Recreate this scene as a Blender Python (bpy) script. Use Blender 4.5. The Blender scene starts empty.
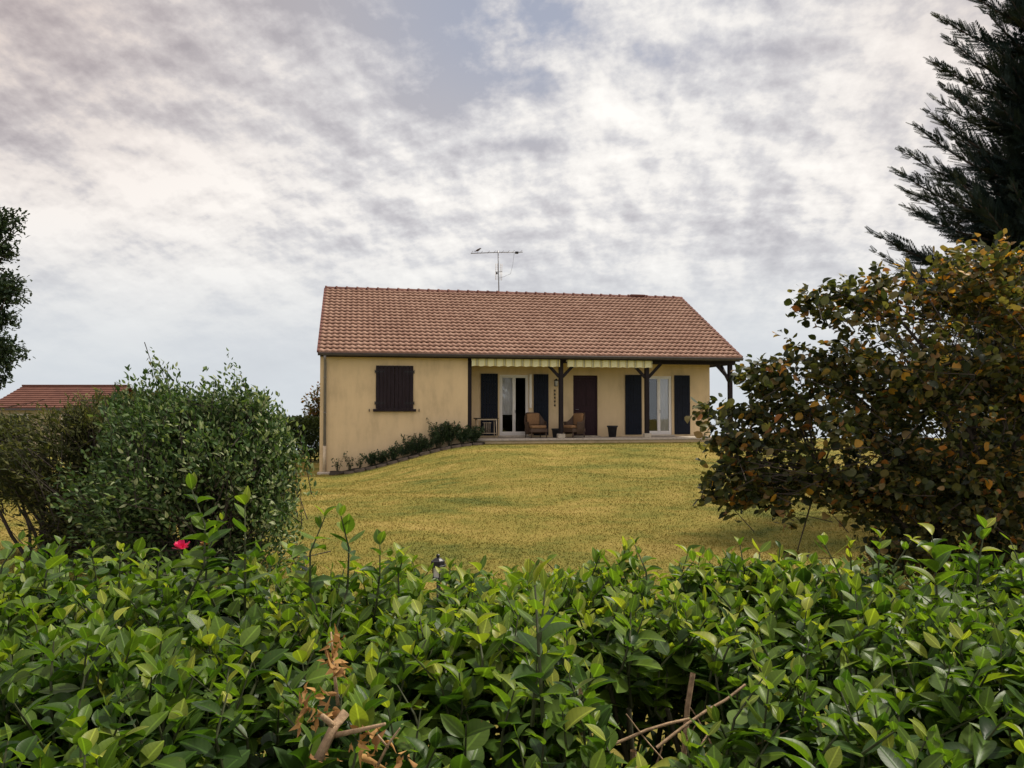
import bpy, bmesh, math, random
import numpy as np
from mathutils import Vector, Matrix

R = math.radians
rng = np.random.default_rng(7)
random.seed(7)
S = bpy.context.scene
COL = S.collection

# ------------------------------------------------------------------ camera, sky, sun, exposure
PITCH = R(1.87)
FPX = 28.0 / 36.0 * 1024
cam = bpy.data.cameras.new('camera')
cam.lens = 28.0; cam.sensor_width = 36.0
cam.clip_start = 0.05; cam.clip_end = 20000
camo = bpy.data.objects.new('camera', cam); COL.objects.link(camo)
camo.location = (0, 0, 1.6); camo.rotation_euler = (R(90) + PITCH, 0, 0)
S.camera = camo

SUN_EL, SUN_AZ = R(56), R(66)        # azimuth measured from +Y towards +X
S.view_settings.view_transform = 'Standard'
S.view_settings.look = 'None'
S.view_settings.exposure = 0.2
S.view_settings.gamma = 1.0
S.view_settings.use_curve_mapping = False

def build_world():
    w = bpy.data.worlds.new('World'); S.world = w; w.use_nodes = True
    nt = w.node_tree; N = nt.nodes; L = nt.links
    for n in list(N): N.remove(n)
    out = N.new('ShaderNodeOutputWorld'); bg = N.new('ShaderNodeBackground')
    bg.inputs['Strength'].default_value = 0.1
    L.new(bg.outputs[0], out.inputs[0])
    sky = N.new('ShaderNodeTexSky'); sky.sky_type = 'NISHITA'; sky.sun_disc = False
    sky.sun_elevation = SUN_EL; sky.sun_rotation = SUN_AZ
    tc = N.new('ShaderNodeTexCoord')
    sep = N.new('ShaderNodeSeparateXYZ'); L.new(tc.outputs['Generated'], sep.inputs[0])
    def math_(op, a, b=None, clamp=False):
        m = N.new('ShaderNodeMath'); m.operation = op; m.use_clamp = clamp
        for i, v in enumerate((a, b)):
            if v is None: continue
            if isinstance(v, (int, float)): m.inputs[i].default_value = v
            else: L.new(v, m.inputs[i])
        return m.outputs[0]
    def smooth(v, a, b, lo=0.0, hi=1.0):
        m = N.new('ShaderNodeMapRange'); m.interpolation_type = 'SMOOTHSTEP'
        L.new(v, m.inputs[0]); m.inputs[1].default_value = a; m.inputs[2].default_value = b
        m.inputs[3].default_value = lo; m.inputs[4].default_value = hi
        return m.outputs[0]
    x, y, z = sep.outputs
    zc = math_('ADD', math_('MAXIMUM', z, 0.0), 0.38)
    px = math_('DIVIDE', x, zc); py = math_('DIVIDE', y, zc)
    cmb = N.new('ShaderNodeCombineXYZ'); L.new(px, cmb.inputs[0]); L.new(py, cmb.inputs[1])
    def noise(scale, detail, rough, dist, off):
        mp = N.new('ShaderNodeMapping'); mp.inputs['Location'].default_value = off
        mp.inputs['Scale'].default_value = (scale[0], scale[1], 1)
        mp.inputs['Rotation'].default_value = (0, 0, R(14))
        L.new(cmb.outputs[0], mp.inputs[0])
        n = N.new('ShaderNodeTexNoise'); n.noise_dimensions = '3D'
        n.inputs['Scale'].default_value = 1.0; n.inputs['Detail'].default_value = detail
        n.inputs['Roughness'].default_value = rough; n.inputs['Distortion'].default_value = dist
        L.new(mp.outputs[0], n.inputs['Vector'])
        return n.outputs['Fac']
    big = noise((1.3, 1.7), 3, 0.5, 0.3, (3.1, 1.3, 0.2))
    puff = noise((3.9, 3.5), 9, 0.55, 0.08, (1.7, 4.2, 1.1))
    puff2 = noise((3.9, 3.5), 9, 0.55, 0.08, (1.7 - 0.10, 4.2 + 0.09, 1.1))     # the same field a step towards the sun: its slope lights the lumps
    fine = noise((12, 11), 7, 0.58, 0.05, (7.7, 2.2, 2.1))
    fine2 = noise((12, 11), 7, 0.58, 0.05, (7.7 - 0.10, 2.2 + 0.09, 2.1))
    relief = math_('ADD', math_('MULTIPLY', math_('SUBTRACT', puff, puff2), 1.85), math_('MULTIPLY', math_('SUBTRACT', fine, fine2), 0.62))
    # a brighter cloud bank from the lower left rising to the right, a thinner patch high up in the middle
    elev = math_('ARCSINE', z)
    az = math_('ARCTAN2', x, y)
    bandc = math_('SUBTRACT', elev, math_('ADD', math_('MULTIPLY', az, 0.16), 0.26))
    band = smooth(math_('ABSOLUTE', bandc), 0.17, 0.02)
    ddx = math_('MULTIPLY', math_('SUBTRACT', az, 0.05), 0.6); ddy = math_('SUBTRACT', elev, 0.50)
    dd = math_('SQRT', math_('ADD', math_('MULTIPLY', ddx, ddx), math_('MULTIPLY', ddy, ddy)))
    hole = smooth(dd, 0.26, 0.0)
    side = smooth(math_('ABSOLUTE', math_('SUBTRACT', az, 0.08)), 0.15, 0.72)
    high = smooth(elev, 0.06, 0.45)
    dim = math_('MULTIPLY', side, high)
    lumpy = smooth(elev, 0.05, 0.22, 0.25, 1.0)
    det = math_('ADD', math_('ADD', math_('MULTIPLY', math_('SUBTRACT', puff, 0.5), 0.75), relief), math_('MULTIPLY', math_('SUBTRACT', fine, 0.5), 0.16))
    n = math_('ADD', math_('MULTIPLY', math_('SUBTRACT', big, 0.5), 1.05), math_('MULTIPLY', det, lumpy))
    n = math_('ADD', math_('ADD', n, 0.525), math_('MULTIPLY', band, 0.13))
    n = math_('SUBTRACT', n, math_('MULTIPLY', hole, 0.09))
    n = math_('SUBTRACT', n, math_('MULTIPLY', dim, 0.17))
    ramp = N.new('ShaderNodeValToRGB'); cr = ramp.color_ramp
    cr.elements[0].position = 0.24; cr.elements[0].color = (0.45, 0.435, 0.46, 1)
    cr.elements[1].position = 0.86; cr.elements[1].color = (0.93, 0.90, 0.86, 1)
    for p, c in ((0.38, (0.54, 0.525, 0.545, 1)), (0.52, (0.65, 0.64, 0.65, 1)), (0.66, (0.81, 0.785, 0.76, 1))):
        e = cr.elements.new(p); e.color = c
    L.new(n, ramp.inputs[0])
    def vscale(col, f):
        m = N.new('ShaderNodeVectorMath'); m.operation = 'SCALE'
        L.new(col, m.inputs[0])
        if isinstance(f, (int, float)): m.inputs[3].default_value = f
        else: L.new(f, m.inputs[3])
        return m.outputs[0]
    def mix(f, a, b):
        m = N.new('ShaderNodeMix'); m.data_type = 'RGBA'
        if isinstance(f, (int, float)): m.inputs[0].default_value = f
        else: L.new(f, m.inputs[0])
        for i, v in ((6, a), (7, b)):
            if isinstance(v, tuple): m.inputs[i].default_value = v
            else: L.new(v, m.inputs[i])
        return m.outputs[2]
    cloud = vscale(ramp.outputs[0], 9.8)
    thin = math_('MULTIPLY', smooth(n, 0.56, 0.22), smooth(hole, 0.0, 1.0, 0.03, 0.42))
    c = mix(thin, cloud, sky.outputs[0])
    hz = smooth(elev, 0.26, 0.0, 0.0, 0.85)
    c = mix(hz, c, (5.7, 6.15, 6.55, 1))
    mauve = mix(math_('MULTIPLY', dim, 0.85), (1, 1, 1, 1), (0.74, 0.64, 0.61, 1))
    mm = N.new('ShaderNodeMix'); mm.data_type = 'RGBA'; mm.blend_type = 'MULTIPLY'; mm.inputs[0].default_value = 1
    L.new(c, mm.inputs[6]); L.new(mauve, mm.inputs[7]); c = mm.outputs[2]
    # sky brightened overhead and behind the viewer, added to light the house front
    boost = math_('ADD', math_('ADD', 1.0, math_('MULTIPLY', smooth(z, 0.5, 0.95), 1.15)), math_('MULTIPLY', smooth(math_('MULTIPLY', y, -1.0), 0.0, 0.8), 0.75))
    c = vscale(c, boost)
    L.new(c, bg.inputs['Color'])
build_world()

sl = bpy.data.lights.new('sun', 'SUN'); sl.energy = 4.0; sl.angle = R(5); sl.color = (1.0, 0.93, 0.80)
so = bpy.data.objects.new('sun', sl); COL.objects.link(so)
sd = Vector((math.sin(SUN_AZ) * math.cos(SUN_EL), math.cos(SUN_AZ) * math.cos(SUN_EL), math.sin(SUN_EL)))
so.rotation_euler = sd.to_track_quat('Z', 'Y').to_euler(); so.location = (20, -10, 30)

# ------------------------------------------------------------------ helpers
def tag(o, label=None, cat=None, group=None, kind=None):
    if label: o['label'] = label
    if cat: o['category'] = cat
    if group: o['group'] = group
    if kind: o['kind'] = kind
    return o
def empty(name, loc=(0, 0, 0), rz=0, parent=None):
    o = bpy.data.objects.new(name, None); COL.objects.link(o)
    o.location = loc; o.rotation_euler = (0, 0, rz)
    if parent: o.parent = parent
    return o
def children(o): return [c for c in bpy.data.objects if c.parent == o]
def copy_tree(o, parent=None):
    c = o.copy(); COL.objects.link(c)
    if parent: c.parent = parent
    for ch in children(o): copy_tree(ch, c)
    return c
def at(px, py, Y):
    a = (px - 512) / FPX; b = (384 - py) / FPX
    yd = math.cos(PITCH) - b * math.sin(PITCH); zd = math.sin(PITCH) + b * math.cos(PITCH)
    return np.array((a / yd * Y, Y, 1.6 + zd / yd * Y))
def nrm(v):
    v = np.asarray(v, float); return v / np.maximum(np.linalg.norm(v, axis=-1, keepdims=True), 1e-9)

class MB:
    """collects shapes, then links them as one mesh object"""
    def __init__(s): s.v = []; s.f = []; s.t = []
    def add(s, vs, fs, t=0.5):
        o = len(s.v); s.v += [tuple(map(float, p)) for p in vs]
        for f in fs: s.f.append(tuple(o + i for i in f)); s.t.append(t)
    def box(s, x0, x1, y0, y1, z0, z1, t=0.5, b=0.0):
        if x0 > x1: x0, x1 = x1, x0
        if y0 > y1: y0, y1 = y1, y0
        if b <= 0:
            vs = [(x, y, z) for z in (z0, z1) for y in (y0, y1) for x in (x0, x1)]
            s.add(vs, [(0, 2, 3, 1), (4, 5, 7, 6), (0, 1, 5, 4), (2, 6, 7, 3), (0, 4, 6, 2), (1, 3, 7, 5)], t); return
        bm = bmesh.new(); bmesh.ops.create_cube(bm, size=1)
        for v in bm.verts: v.co = Vector(((x0 + x1) / 2 + v.co.x * (x1 - x0), (y0 + y1) / 2 + v.co.y * (y1 - y0), (z0 + z1) / 2 + v.co.z * (z1 - z0)))
        bmesh.ops.bevel(bm, geom=list(bm.edges), offset=b, segments=2, profile=0.5, affect='EDGES')
        s.bm(bm, t)
    def bm(s, bm, t=0.5):
        bm.verts.index_update()
        s.add([v.co for v in bm.verts], [[v.index for v in f.verts] for f in bm.faces], t); bm.free()
    def bar(s, a, b, w, h, t=0.5, up=(0, 0, 1)):
        a = Vector(a); b = Vector(b); d = (b - a).normalized(); up = Vector(up)
        if abs(d.dot(up)) > 0.98: up = Vector((0, 1, 0))
        sx = d.cross(up).normalized() * w / 2; sz = sx.cross(d).normalized() * h / 2
        vs = [p + i * sx + j * sz for p in (a, b) for i, j in ((-1, -1), (1, -1), (1, 1), (-1, 1))]
        s.add(vs, [(3, 2, 1, 0), (4, 5, 6, 7), (0, 1, 5, 4), (1, 2, 6, 5), (2, 3, 7, 6), (3, 0, 4, 7)], t)
    def tube(s, pts, r, n=6, t=0.5, caps=True):
        pts = [Vector(p) for p in pts]; rs = r if hasattr(r, '__len__') else [r] * len(pts)
        vs = []; prev = None
        for i, p in enumerate(pts):
            d = (pts[min(i + 1, len(pts) - 1)] - pts[max(i - 1, 0)]).normalized()
            if prev is None: a = d.orthogonal().normalized()
            else:
                a = prev - d * prev.dot(d)
                a = a.normalized() if a.length > 1e-6 else d.orthogonal().normalized()
            prev = a; b = d.cross(a)
            for k in range(n):
                an = 2 * math.pi * k / n
                vs.append(p + (a * math.cos(an) + b * math.sin(an)) * rs[i])
        fs = []
        for i in range(len(pts) - 1):
            for k in range(n):
                k2 = (k + 1) % n
                fs.append((i * n + k, i * n + k2, (i + 1) * n + k2, (i + 1) * n + k))
        if caps: fs.append(tuple(range(n - 1, -1, -1))); fs.append(tuple((len(pts) - 1) * n + k for k in range(n)))
        s.add(vs, fs, t)
    def lathe(s, c, prof, n=16, t=0.5, sx=1, sy=1):
        vs = []; fs = []
        for (r, z) in prof:
            for k in range(n):
                an = 2 * math.pi * k / n
                vs.append((c[0] + r * math.cos(an) * sx, c[1] + r * math.sin(an) * sy, c[2] + z))
        for i in range(len(prof) - 1):
            for k in range(n):
                k2 = (k + 1) % n
                fs.append((i * n + k, i * n + k2, (i + 1) * n + k2, (i + 1) * n + k))
        fs.append(tuple(range(n - 1, -1, -1))); fs.append(tuple((len(prof) - 1) * n + k for k in range(n)))
        s.add(vs, fs, t)
    def build(s, name, mat, parent=None, smooth=False, loc=None):
        me = bpy.data.meshes.new(name); me.from_pydata(s.v, [], s.f)
        at_ = me.attributes.new('tint', 'FLOAT', 'FACE'); at_.data.foreach_set('value', np.array(s.t, np.float32))
        if smooth: me.polygons.foreach_set('use_smooth', [True] * len(me.polygons))
        me.materials.append(mat); me.update()
        o = bpy.data.objects.new(name, me); COL.objects.link(o)
        if parent: o.parent = parent
        if loc: o.location = loc
        return o

def mesh_np(name, V, F, tint, mat, parent=None, smooth=True):
    """V (n,3), F (m,k) one polygon size, tint (m,)"""
    me = bpy.data.meshes.new(name); k = F.shape[1]
    me.vertices.add(len(V)); me.vertices.foreach_set('co', V.astype(np.float32).ravel())
    me.loops.add(F.size); me.loops.foreach_set('vertex_index', F.astype(np.int32).ravel())
    me.polygons.add(len(F)); me.polygons.foreach_set('loop_start', np.arange(0, F.size, k, dtype=np.int32))
    me.polygons.foreach_set('loop_total', np.full(len(F), k, np.int32))
    if smooth: me.polygons.foreach_set('use_smooth', np.ones(len(F), bool))
    a = me.attributes.new('tint', 'FLOAT', 'FACE'); a.data.foreach_set('value', np.asarray(tint, np.float32))
    me.materials.append(mat); me.update(calc_edges=True)
    o = bpy.data.objects.new(name, me); COL.objects.link(o)
    if parent: o.parent = parent
    return o

# leaf templates: quads of x across, y along (0..1), z out of the blade
def leaf_template(ts, ws, fold=0.35, curl=0.25):
    vs = []; fs = []
    for t, w in zip(ts, ws):
        zc = -curl * t * t
        vs += [(-w, t, zc + fold * w), (0, t, zc), (w, t, zc + fold * w)]
    for i in range(len(ts) - 1):
        a = 3 * i; b = a + 3
        fs += [(a, a + 1, b + 1, b), (a + 1, a + 2, b + 2, b + 1)]
    return np.array(vs), np.array(fs)
T_LAUREL = leaf_template([0, .06, .15, .27, .41, .56, .71, .84, .94, 1], [.012, .075, .16, .235, .278, .278, .228, .145, .058, .004], .45, .22)
T_OVAL = leaf_template([0, .3, .65, 1], [.01, .22, .2, .01], .4, .2)
T_ROUND = leaf_template([0, .22, .5, .78, 1], [.02, .32, .42, .30, .02], .3, .3)
T_OAK = leaf_template([0, .25, .42, .58, .78, 1], [.02, .2, .12, .27, .14, .02], .3, .15)
T_WILLOW = leaf_template([0, .4, 1], [.01, .15, .01], .3, .25)

def spread_leaves(name, T, P, D, U, size, tint, mat, parent, rib=False):
    tv, tf = T; N = len(P)
    D = nrm(D); side = nrm(np.cross(D, U)); nor = np.cross(side, D)
    size = np.broadcast_to(np.asarray(size, float), (N,))
    wf = rng.uniform(.72, 1.22, N)[:, None, None]; cf = rng.uniform(-.4, 1.9, N)[:, None, None]      # no two leaves equally wide or curled
    V = P[:, None, :] + size[:, None, None] * (wf * tv[None, :, 0, None] * side[:, None, :] + tv[None, :, 1, None] * D[:, None, :] + cf * tv[None, :, 2, None] * nor[:, None, :])
    F = tf[None] + (np.arange(N) * len(tv))[:, None, None]
    o = mesh_np(name, V.reshape(-1, 3), F.reshape(-1, 4), np.repeat(tint, len(tf)), mat, parent)
    if rib:
        for nm, q in (('across', np.abs(tv[:, 0]) / .25), ('along', tv[:, 1])):
            a = o.data.attributes.new(nm, 'FLOAT', 'POINT'); a.data.foreach_set('value', np.tile(q, N).astype(np.float32))
    return o

# ------------------------------------------------------------------ materials
def newmat(name):
    m = bpy.data.materials.new(name); m.use_nodes = True; nt = m.node_tree
    for n in list(nt.nodes): nt.nodes.remove(n)
    o = nt.nodes.new('ShaderNodeOutputMaterial'); p = nt.nodes.new('ShaderNodeBsdfPrincipled')
    nt.links.new(p.outputs[0], o.inputs[0]); return m, nt, p, o
def ramp_node(nt, stops):
    r = nt.nodes.new('ShaderNodeValToRGB'); cr = r.color_ramp
    cr.elements[0].position = stops[0][0]; cr.elements[0].color = (*stops[0][1], 1)
    cr.elements[1].position = stops[-1][0]; cr.elements[1].color = (*stops[-1][1], 1)
    for p, c in stops[1:-1]:
        e = cr.elements.new(p); e.color = (*c, 1)
    return r
def noise_node(nt, scale, detail=5, rough=.55, coord='Object', vscale=(1, 1, 1)):
    tc = nt.nodes.new('ShaderNodeTexCoord'); mp = nt.nodes.new('ShaderNodeMapping'); mp.inputs['Scale'].default_value = vscale
    nt.links.new(tc.outputs[coord], mp.inputs[0])
    n = nt.nodes.new('ShaderNodeTexNoise'); n.inputs['Scale'].default_value = scale
    n.inputs['Detail'].default_value = detail; n.inputs['Roughness'].default_value = rough
    nt.links.new(mp.outputs[0], n.inputs['Vector']); return n
def simple(name, col, rough=.7, var=.25, scale=8, bump=0, bscale=60, spec=.3, metal=0, vscale=(1, 1, 1)):
    m, nt, p, o = newmat(name)
    n = noise_node(nt, scale, vscale=vscale)
    lo = tuple(c * (1 - var) for c in col); hi = tuple(min(1, c * (1 + var)) for c in col)
    r = ramp_node(nt, [(.3, lo), (.7, hi)]); nt.links.new(n.outputs['Fac'], r.inputs[0])
    nt.links.new(r.outputs[0], p.inputs['Base Color'])
    p.inputs['Roughness'].default_value = rough; p.inputs['Metallic'].default_value = metal
    p.inputs['Specular IOR Level'].default_value = spec
    if bump:
        n2 = noise_node(nt, bscale, 6, .65, vscale=vscale); b = nt.nodes.new('ShaderNodeBump'); b.inputs['Strength'].default_value = bump
        b.inputs['Distance'].default_value = .02
        nt.links.new(n2.outputs['Fac'], b.inputs['Height']); nt.links.new(b.outputs[0], p.inputs['Normal'])
    return m
def leafmat(name, stops, rough=.42, trans=.3, spec=.4, tcol=(1.1, 1.25, .5), rib=False):
    m, nt, p, o = newmat(name)
    a = nt.nodes.new('ShaderNodeAttribute'); a.attribute_name = 'tint'
    r = ramp_node(nt, stops); nt.links.new(a.outputs['Fac'], r.inputs[0])
    n = noise_node(nt, 40, 3); mr = nt.nodes.new('ShaderNodeMapRange'); mr.inputs[3].default_value = .75; mr.inputs[4].default_value = 1.25
    nt.links.new(n.outputs['Fac'], mr.inputs[0])
    v = nt.nodes.new('ShaderNodeVectorMath'); v.operation = 'SCALE'; nt.links.new(r.outputs[0], v.inputs[0]); nt.links.new(mr.outputs[0], v.inputs[3])
    if rib:      # paler midrib, faint side veins, a few brown blemishes
        def nd(t_, **kw):
            q = nt.nodes.new(t_)
            for k_, v_ in kw.items(): setattr(q, k_, v_)
            return q
        ac = nd('ShaderNodeAttribute', attribute_name='across'); al = nd('ShaderNodeAttribute', attribute_name='along')
        def ma(op, x, y=None):
            k = nd('ShaderNodeMath', operation=op)
            for i, q in enumerate((x, y)):
                if q is None: continue
                if isinstance(q, (int, float)): k.inputs[i].default_value = q
                else: nt.links.new(q, k.inputs[i])
            return k.outputs[0]
        mid = nd('ShaderNodeMapRange', interpolation_type='SMOOTHSTEP'); nt.links.new(ac.outputs['Fac'], mid.inputs[0]); mid.inputs[1].default_value = .16; mid.inputs[2].default_value = .04
        ve = ma('POWER', ma('ABSOLUTE', ma('SINE', ma('SUBTRACT', ma('MULTIPLY', al.outputs['Fac'], 24.0), ma('MULTIPLY', ac.outputs['Fac'], 4.0)))), 8.0)
        f = ma('ADD', 1.0, ma('ADD', ma('MULTIPLY', mid.outputs[0], .75), ma('MULTIPLY', ve, -.10)))
        sc = nd('ShaderNodeVectorMath', operation='SCALE'); nt.links.new(v.outputs[0], sc.inputs[0]); nt.links.new(f, sc.inputs[3])
        bn = noise_node(nt, 130, 3); bs = nd('ShaderNodeMapRange', interpolation_type='SMOOTHSTEP'); nt.links.new(bn.outputs['Fac'], bs.inputs[0]); bs.inputs[1].default_value = .70; bs.inputs[2].default_value = .76
        mb_ = nd('ShaderNodeMix', data_type='RGBA'); nt.links.new(bs.outputs[0], mb_.inputs[0]); nt.links.new(sc.outputs[0], mb_.inputs[6]); mb_.inputs[7].default_value = (.15, .10, .035, 1)
        class _O: outputs = [mb_.outputs[2]]
        v = _O
        bp = nd('ShaderNodeBump'); bp.inputs['Strength'].default_value = .2; bp.inputs['Distance'].default_value = .002; nt.links.new(f, bp.inputs['Height']); nt.links.new(bp.outputs[0], p.inputs['Normal'])
    nt.links.new(v.outputs[0], p.inputs['Base Color'])
    p.inputs['Roughness'].default_value = rough; p.inputs['Specular IOR Level'].default_value = spec
    t = nt.nodes.new('ShaderNodeBsdfTranslucent')
    v2 = nt.nodes.new('ShaderNodeVectorMath'); v2.operation = 'MULTIPLY'; v2.inputs[1].default_value = tcol
    nt.links.new(v.outputs[0], v2.inputs[0]); nt.links.new(v2.outputs[0], t.inputs['Color'])
    mx = nt.nodes.new('ShaderNodeMixShader'); mx.inputs[0].default_value = trans
    nt.links.new(p.outputs[0], mx.inputs[1]); nt.links.new(t.outputs[0], mx.inputs[2]); nt.links.new(mx.outputs[0], o.inputs[0])
    return m

M = {}
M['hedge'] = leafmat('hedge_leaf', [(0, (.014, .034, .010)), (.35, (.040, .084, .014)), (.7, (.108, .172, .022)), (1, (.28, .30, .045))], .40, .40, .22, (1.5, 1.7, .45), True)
M['shrub'] = leafmat('silvery_leaf', [(0, (.014, .032, .014)), (.45, (.056, .106, .030)), (.75, (.145, .20, .062)), (1, (.36, .40, .23))], .5, .30, .2)
M['olive'] = leafmat('olive_leaf', [(0, (.020, .028, .012)), (.5, (.058, .068, .022)), (1, (.19, .18, .055))], .6, .3, .15)
M['hazel'] = leafmat('hazel_leaf', [(0, (.014, .022, .012)), (.3, (.042, .060, .020)), (.55, (.125, .130, .042)), (.76, (.25, .165, .065)), (.9, (.34, .13, .03)), (1, (.55, .31, .04))], .45, .48, .35, (1.2, 1.1, .5))
M['oak'] = leafmat('oak_leaf', [(0, (.012, .025, .014)), (1, (.038, .060, .026))], .5, .14, .2)
M['conifer'] = leafmat('conifer_spray', [(0, (.008, .017, .018)), (.6, (.020, .036, .032)), (1, (.055, .062, .036))], .6, .12, .25)
M['plant'] = leafmat('border_leaf', [(0, (.015, .035, .018)), (1, (.06, .10, .035))], .45, .25)
M['fieldhedge'] = leafmat('field_hedge_leaf', [(0, (.018, .035, .014)), (1, (.085, .12, .03))], .6, .2)
M['dry'] = leafmat('dry_leaf', [(0, (.20, .10, .035)), (1, (.48, .28, .10))], .7, .2, .2, (1.1, .9, .6))
M['petal'] = leafmat('petal', [(0, (.55, .02, .10)), (1, (.85, .06, .2))], .5, .35, .3, (1.1, .6, .8))
M['bark'] = simple('bark', (.045, .036, .030), .9, .4, 30, .5, 80, vscale=(1, 1, .3))
M['twig'] = simple('dry_twig', (.34, .235, .14), .85, .4, 60, .4, 150)
M['darktwig'] = simple('green_twig', (.045, .045, .024), .7, .4, 60)
M['stem'] = simple('shoot_stem', (.05, .06, .025), .6, .3, 60)
M['wood'] = simple('dark_stained_wood', (.016, .012, .014), .6, .4, 10, .3, 60, .15, vscale=(6, 6, .6))
M['shutter_blue'] = simple('dark_shutter_paint', (.006, .009, .018), .55, .25, 5, spec=.15)
M['shutter_brown'] = simple('brown_shutter_paint', (.017, .011, .015), .55, .35, 6, .25, 40, .15, vscale=(6, 6, .5))
M['door'] = simple('red_brown_door', (.026, .011, .016), .5, .3, 6, .2, 40, .15, vscale=(6, 6, .5))
M['pvc'] = simple('white_frame', (.72, .70, .66), .35, .04, 4)
M['metal'] = simple('grey_metal', (.20, .205, .21), .4, .2, 20, metal=.7)
M['gutter'] = simple('grey_brown_gutter', (.065, .060, .066), .45, .2, 6)
M['pipe'] = simple('grey_pipe', (.20, .19, .19), .5, .15, 6)
M['cream'] = simple('cream_pipe', (.52, .43, .30), .6, .15, 10)
M['concrete'] = simple('pale_concrete', (.46, .41, .33), .85, .2, 12, .3, 90)
M['soil'] = simple('soil', (.040, .032, .022), .95, .4, 14, .8, 60)
M['stone'] = simple('stone', (.13, .105, .08), .9, .45, 9, .5, 60)
M['pot'] = simple('dark_pot', (.025, .025, .03), .5, .3, 8)
M['black'] = simple('black_plastic', (.012, .012, .014), .35, .2, 8)
M['cushion'] = simple('tan_cushion', (.27, .155, .075), .9, .15, 20, .2, 120)
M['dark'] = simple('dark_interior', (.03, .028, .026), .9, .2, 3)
M['reflection_curtain'] = simple('reflection_cloth', (.82, .80, .80), .9, .12, 5, vscale=(14, 14, .4))
M['bird'] = simple('brown_feather', (.05, .035, .025), .8, .3, 50)
M['bonewhite'] = simple('pale_sheet', (.50, .54, .56), .4, .1, 8)
M['plum'] = simple('plum_paint', (.045, .028, .040), .6, .2, 8)
M['lampglass'] = simple('frosted_plastic', (.45, .46, .44), .3, .1, 10)

def wallmat(name, col):
    m, nt, p, o = newmat(name)
    n1 = noise_node(nt, .7, 6, .6); n2 = noise_node(nt, 3, 5, .6, vscale=(1, 1, .25)); n3 = noise_node(nt, 70, 6, .7)
    mm = nt.nodes.new('ShaderNodeMath'); mm.operation = 'ADD'; nt.links.new(n1.outputs['Fac'], mm.inputs[0]); nt.links.new(n2.outputs['Fac'], mm.inputs[1])
    mh = nt.nodes.new('ShaderNodeMath'); mh.operation = 'MULTIPLY'; mh.inputs[1].default_value = .5; nt.links.new(mm.outputs[0], mh.inputs[0])
    r = ramp_node(nt, [(.33, tuple(c * .74 for c in col)), (.5, col), (.68, tuple(min(1, c * 1.12) for c in col))]); nt.links.new(mh.outputs[0], r.inputs[0])
    nt.links.new(r.outputs[0], p.inputs['Base Color']); p.inputs['Roughness'].default_value = .95; p.inputs['Specular IOR Level'].default_value = .1
    b = nt.nodes.new('ShaderNodeBump'); b.inputs['Strength'].default_value = .6; b.inputs['Distance'].default_value = .008
    nt.links.new(n3.outputs['Fac'], b.inputs['Height']); nt.links.new(b.outputs[0], p.inputs['Normal'])
    return m
M['wall'] = wallmat('ochre_render', (.64, .50, .305))
M['wall_far'] = wallmat('far_render', (.40, .34, .24))

def tilemat(name, stops):
    m, nt, p, o = newmat(name)
    a = nt.nodes.new('ShaderNodeAttribute'); a.attribute_name = 'tint'
    n1 = noise_node(nt, .5, 6, .65); n2 = noise_node(nt, 14, 5, .7)
    def ma(op, x, y):
        k = nt.nodes.new('ShaderNodeMath'); k.operation = op
        for i, q in enumerate((x, y)):
            if isinstance(q, float): k.inputs[i].default_value = q
            else: nt.links.new(q, k.inputs[i])
        return k.outputs[0]
    s = ma('ADD', ma('MULTIPLY', a.outputs['Fac'], .20), ma('ADD', ma('MULTIPLY', n1.outputs['Fac'], .42), ma('MULTIPLY', n2.outputs['Fac'], .38)))
    r = ramp_node(nt, stops); nt.links.new(s, r.inputs[0]); nt.links.new(r.outputs[0], p.inputs['Base Color'])
    p.inputs['Roughness'].default_value = .8; p.inputs['Specular IOR Level'].default_value = .25
    return m
M['tile'] = tilemat('terracotta_tile', [(.22, (.19, .108, .076)), (.43, (.255, .148, .104)), (.56, (.285, .172, .122)), (.75, (.35, .225, .165))])
M['tile_far'] = tilemat('far_tile', [(.2, (.075, .030, .022)), (.5, (.12, .050, .034)), (.8, (.16, .072, .05))])
M['ridge'] = tilemat('ridge_tile', [(.2, (.085, .034, .028)), (.5, (.13, .055, .042)), (.8, (.2, .09, .07))])

def awningmat():
    m, nt, p, o = newmat('striped_awning_cloth')
    tc = nt.nodes.new('ShaderNodeTexCoord'); sp = nt.nodes.new('ShaderNodeSeparateXYZ'); nt.links.new(tc.outputs['Object'], sp.inputs[0])
    k = nt.nodes.new('ShaderNodeMath'); k.operation = 'MULTIPLY'; k.inputs[1].default_value = 1 / .325; nt.links.new(sp.outputs[0], k.inputs[0])
    f = nt.nodes.new('ShaderNodeMath'); f.operation = 'FRACT'; nt.links.new(k.outputs[0], f.inputs[0])
    pale = (.74, .72, .46); g = (.24, .23, .17); y = (.66, .60, .28)
    r = ramp_node(nt, [(0, pale), (.38, y), (.50, g), (.56, pale), (.62, g), (.72, y), (.84, pale)]); r.color_ramp.interpolation = 'CONSTANT'
    nt.links.new(f.outputs[0], r.inputs[0]); nt.links.new(r.outputs[0], p.inputs['Base Color']); p.inputs['Roughness'].default_value = .85
    return m
M['awning'] = awningmat()

def wickermat():
    m, nt, p, o = newmat('brown_wicker')
    tc = nt.nodes.new('ShaderNodeTexCoord'); b = nt.nodes.new('ShaderNodeTexChecker'); b.inputs['Scale'].default_value = 60
    b.inputs[1].default_value = (.045, .027, .018, 1); b.inputs[2].default_value = (.11, .066, .038, 1)
    nt.links.new(tc.outputs['Object'], b.inputs[0]); nt.links.new(b.outputs[0], p.inputs['Base Color']); p.inputs['Roughness'].default_value = .7
    return m
M['wicker'] = wickermat()

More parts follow.
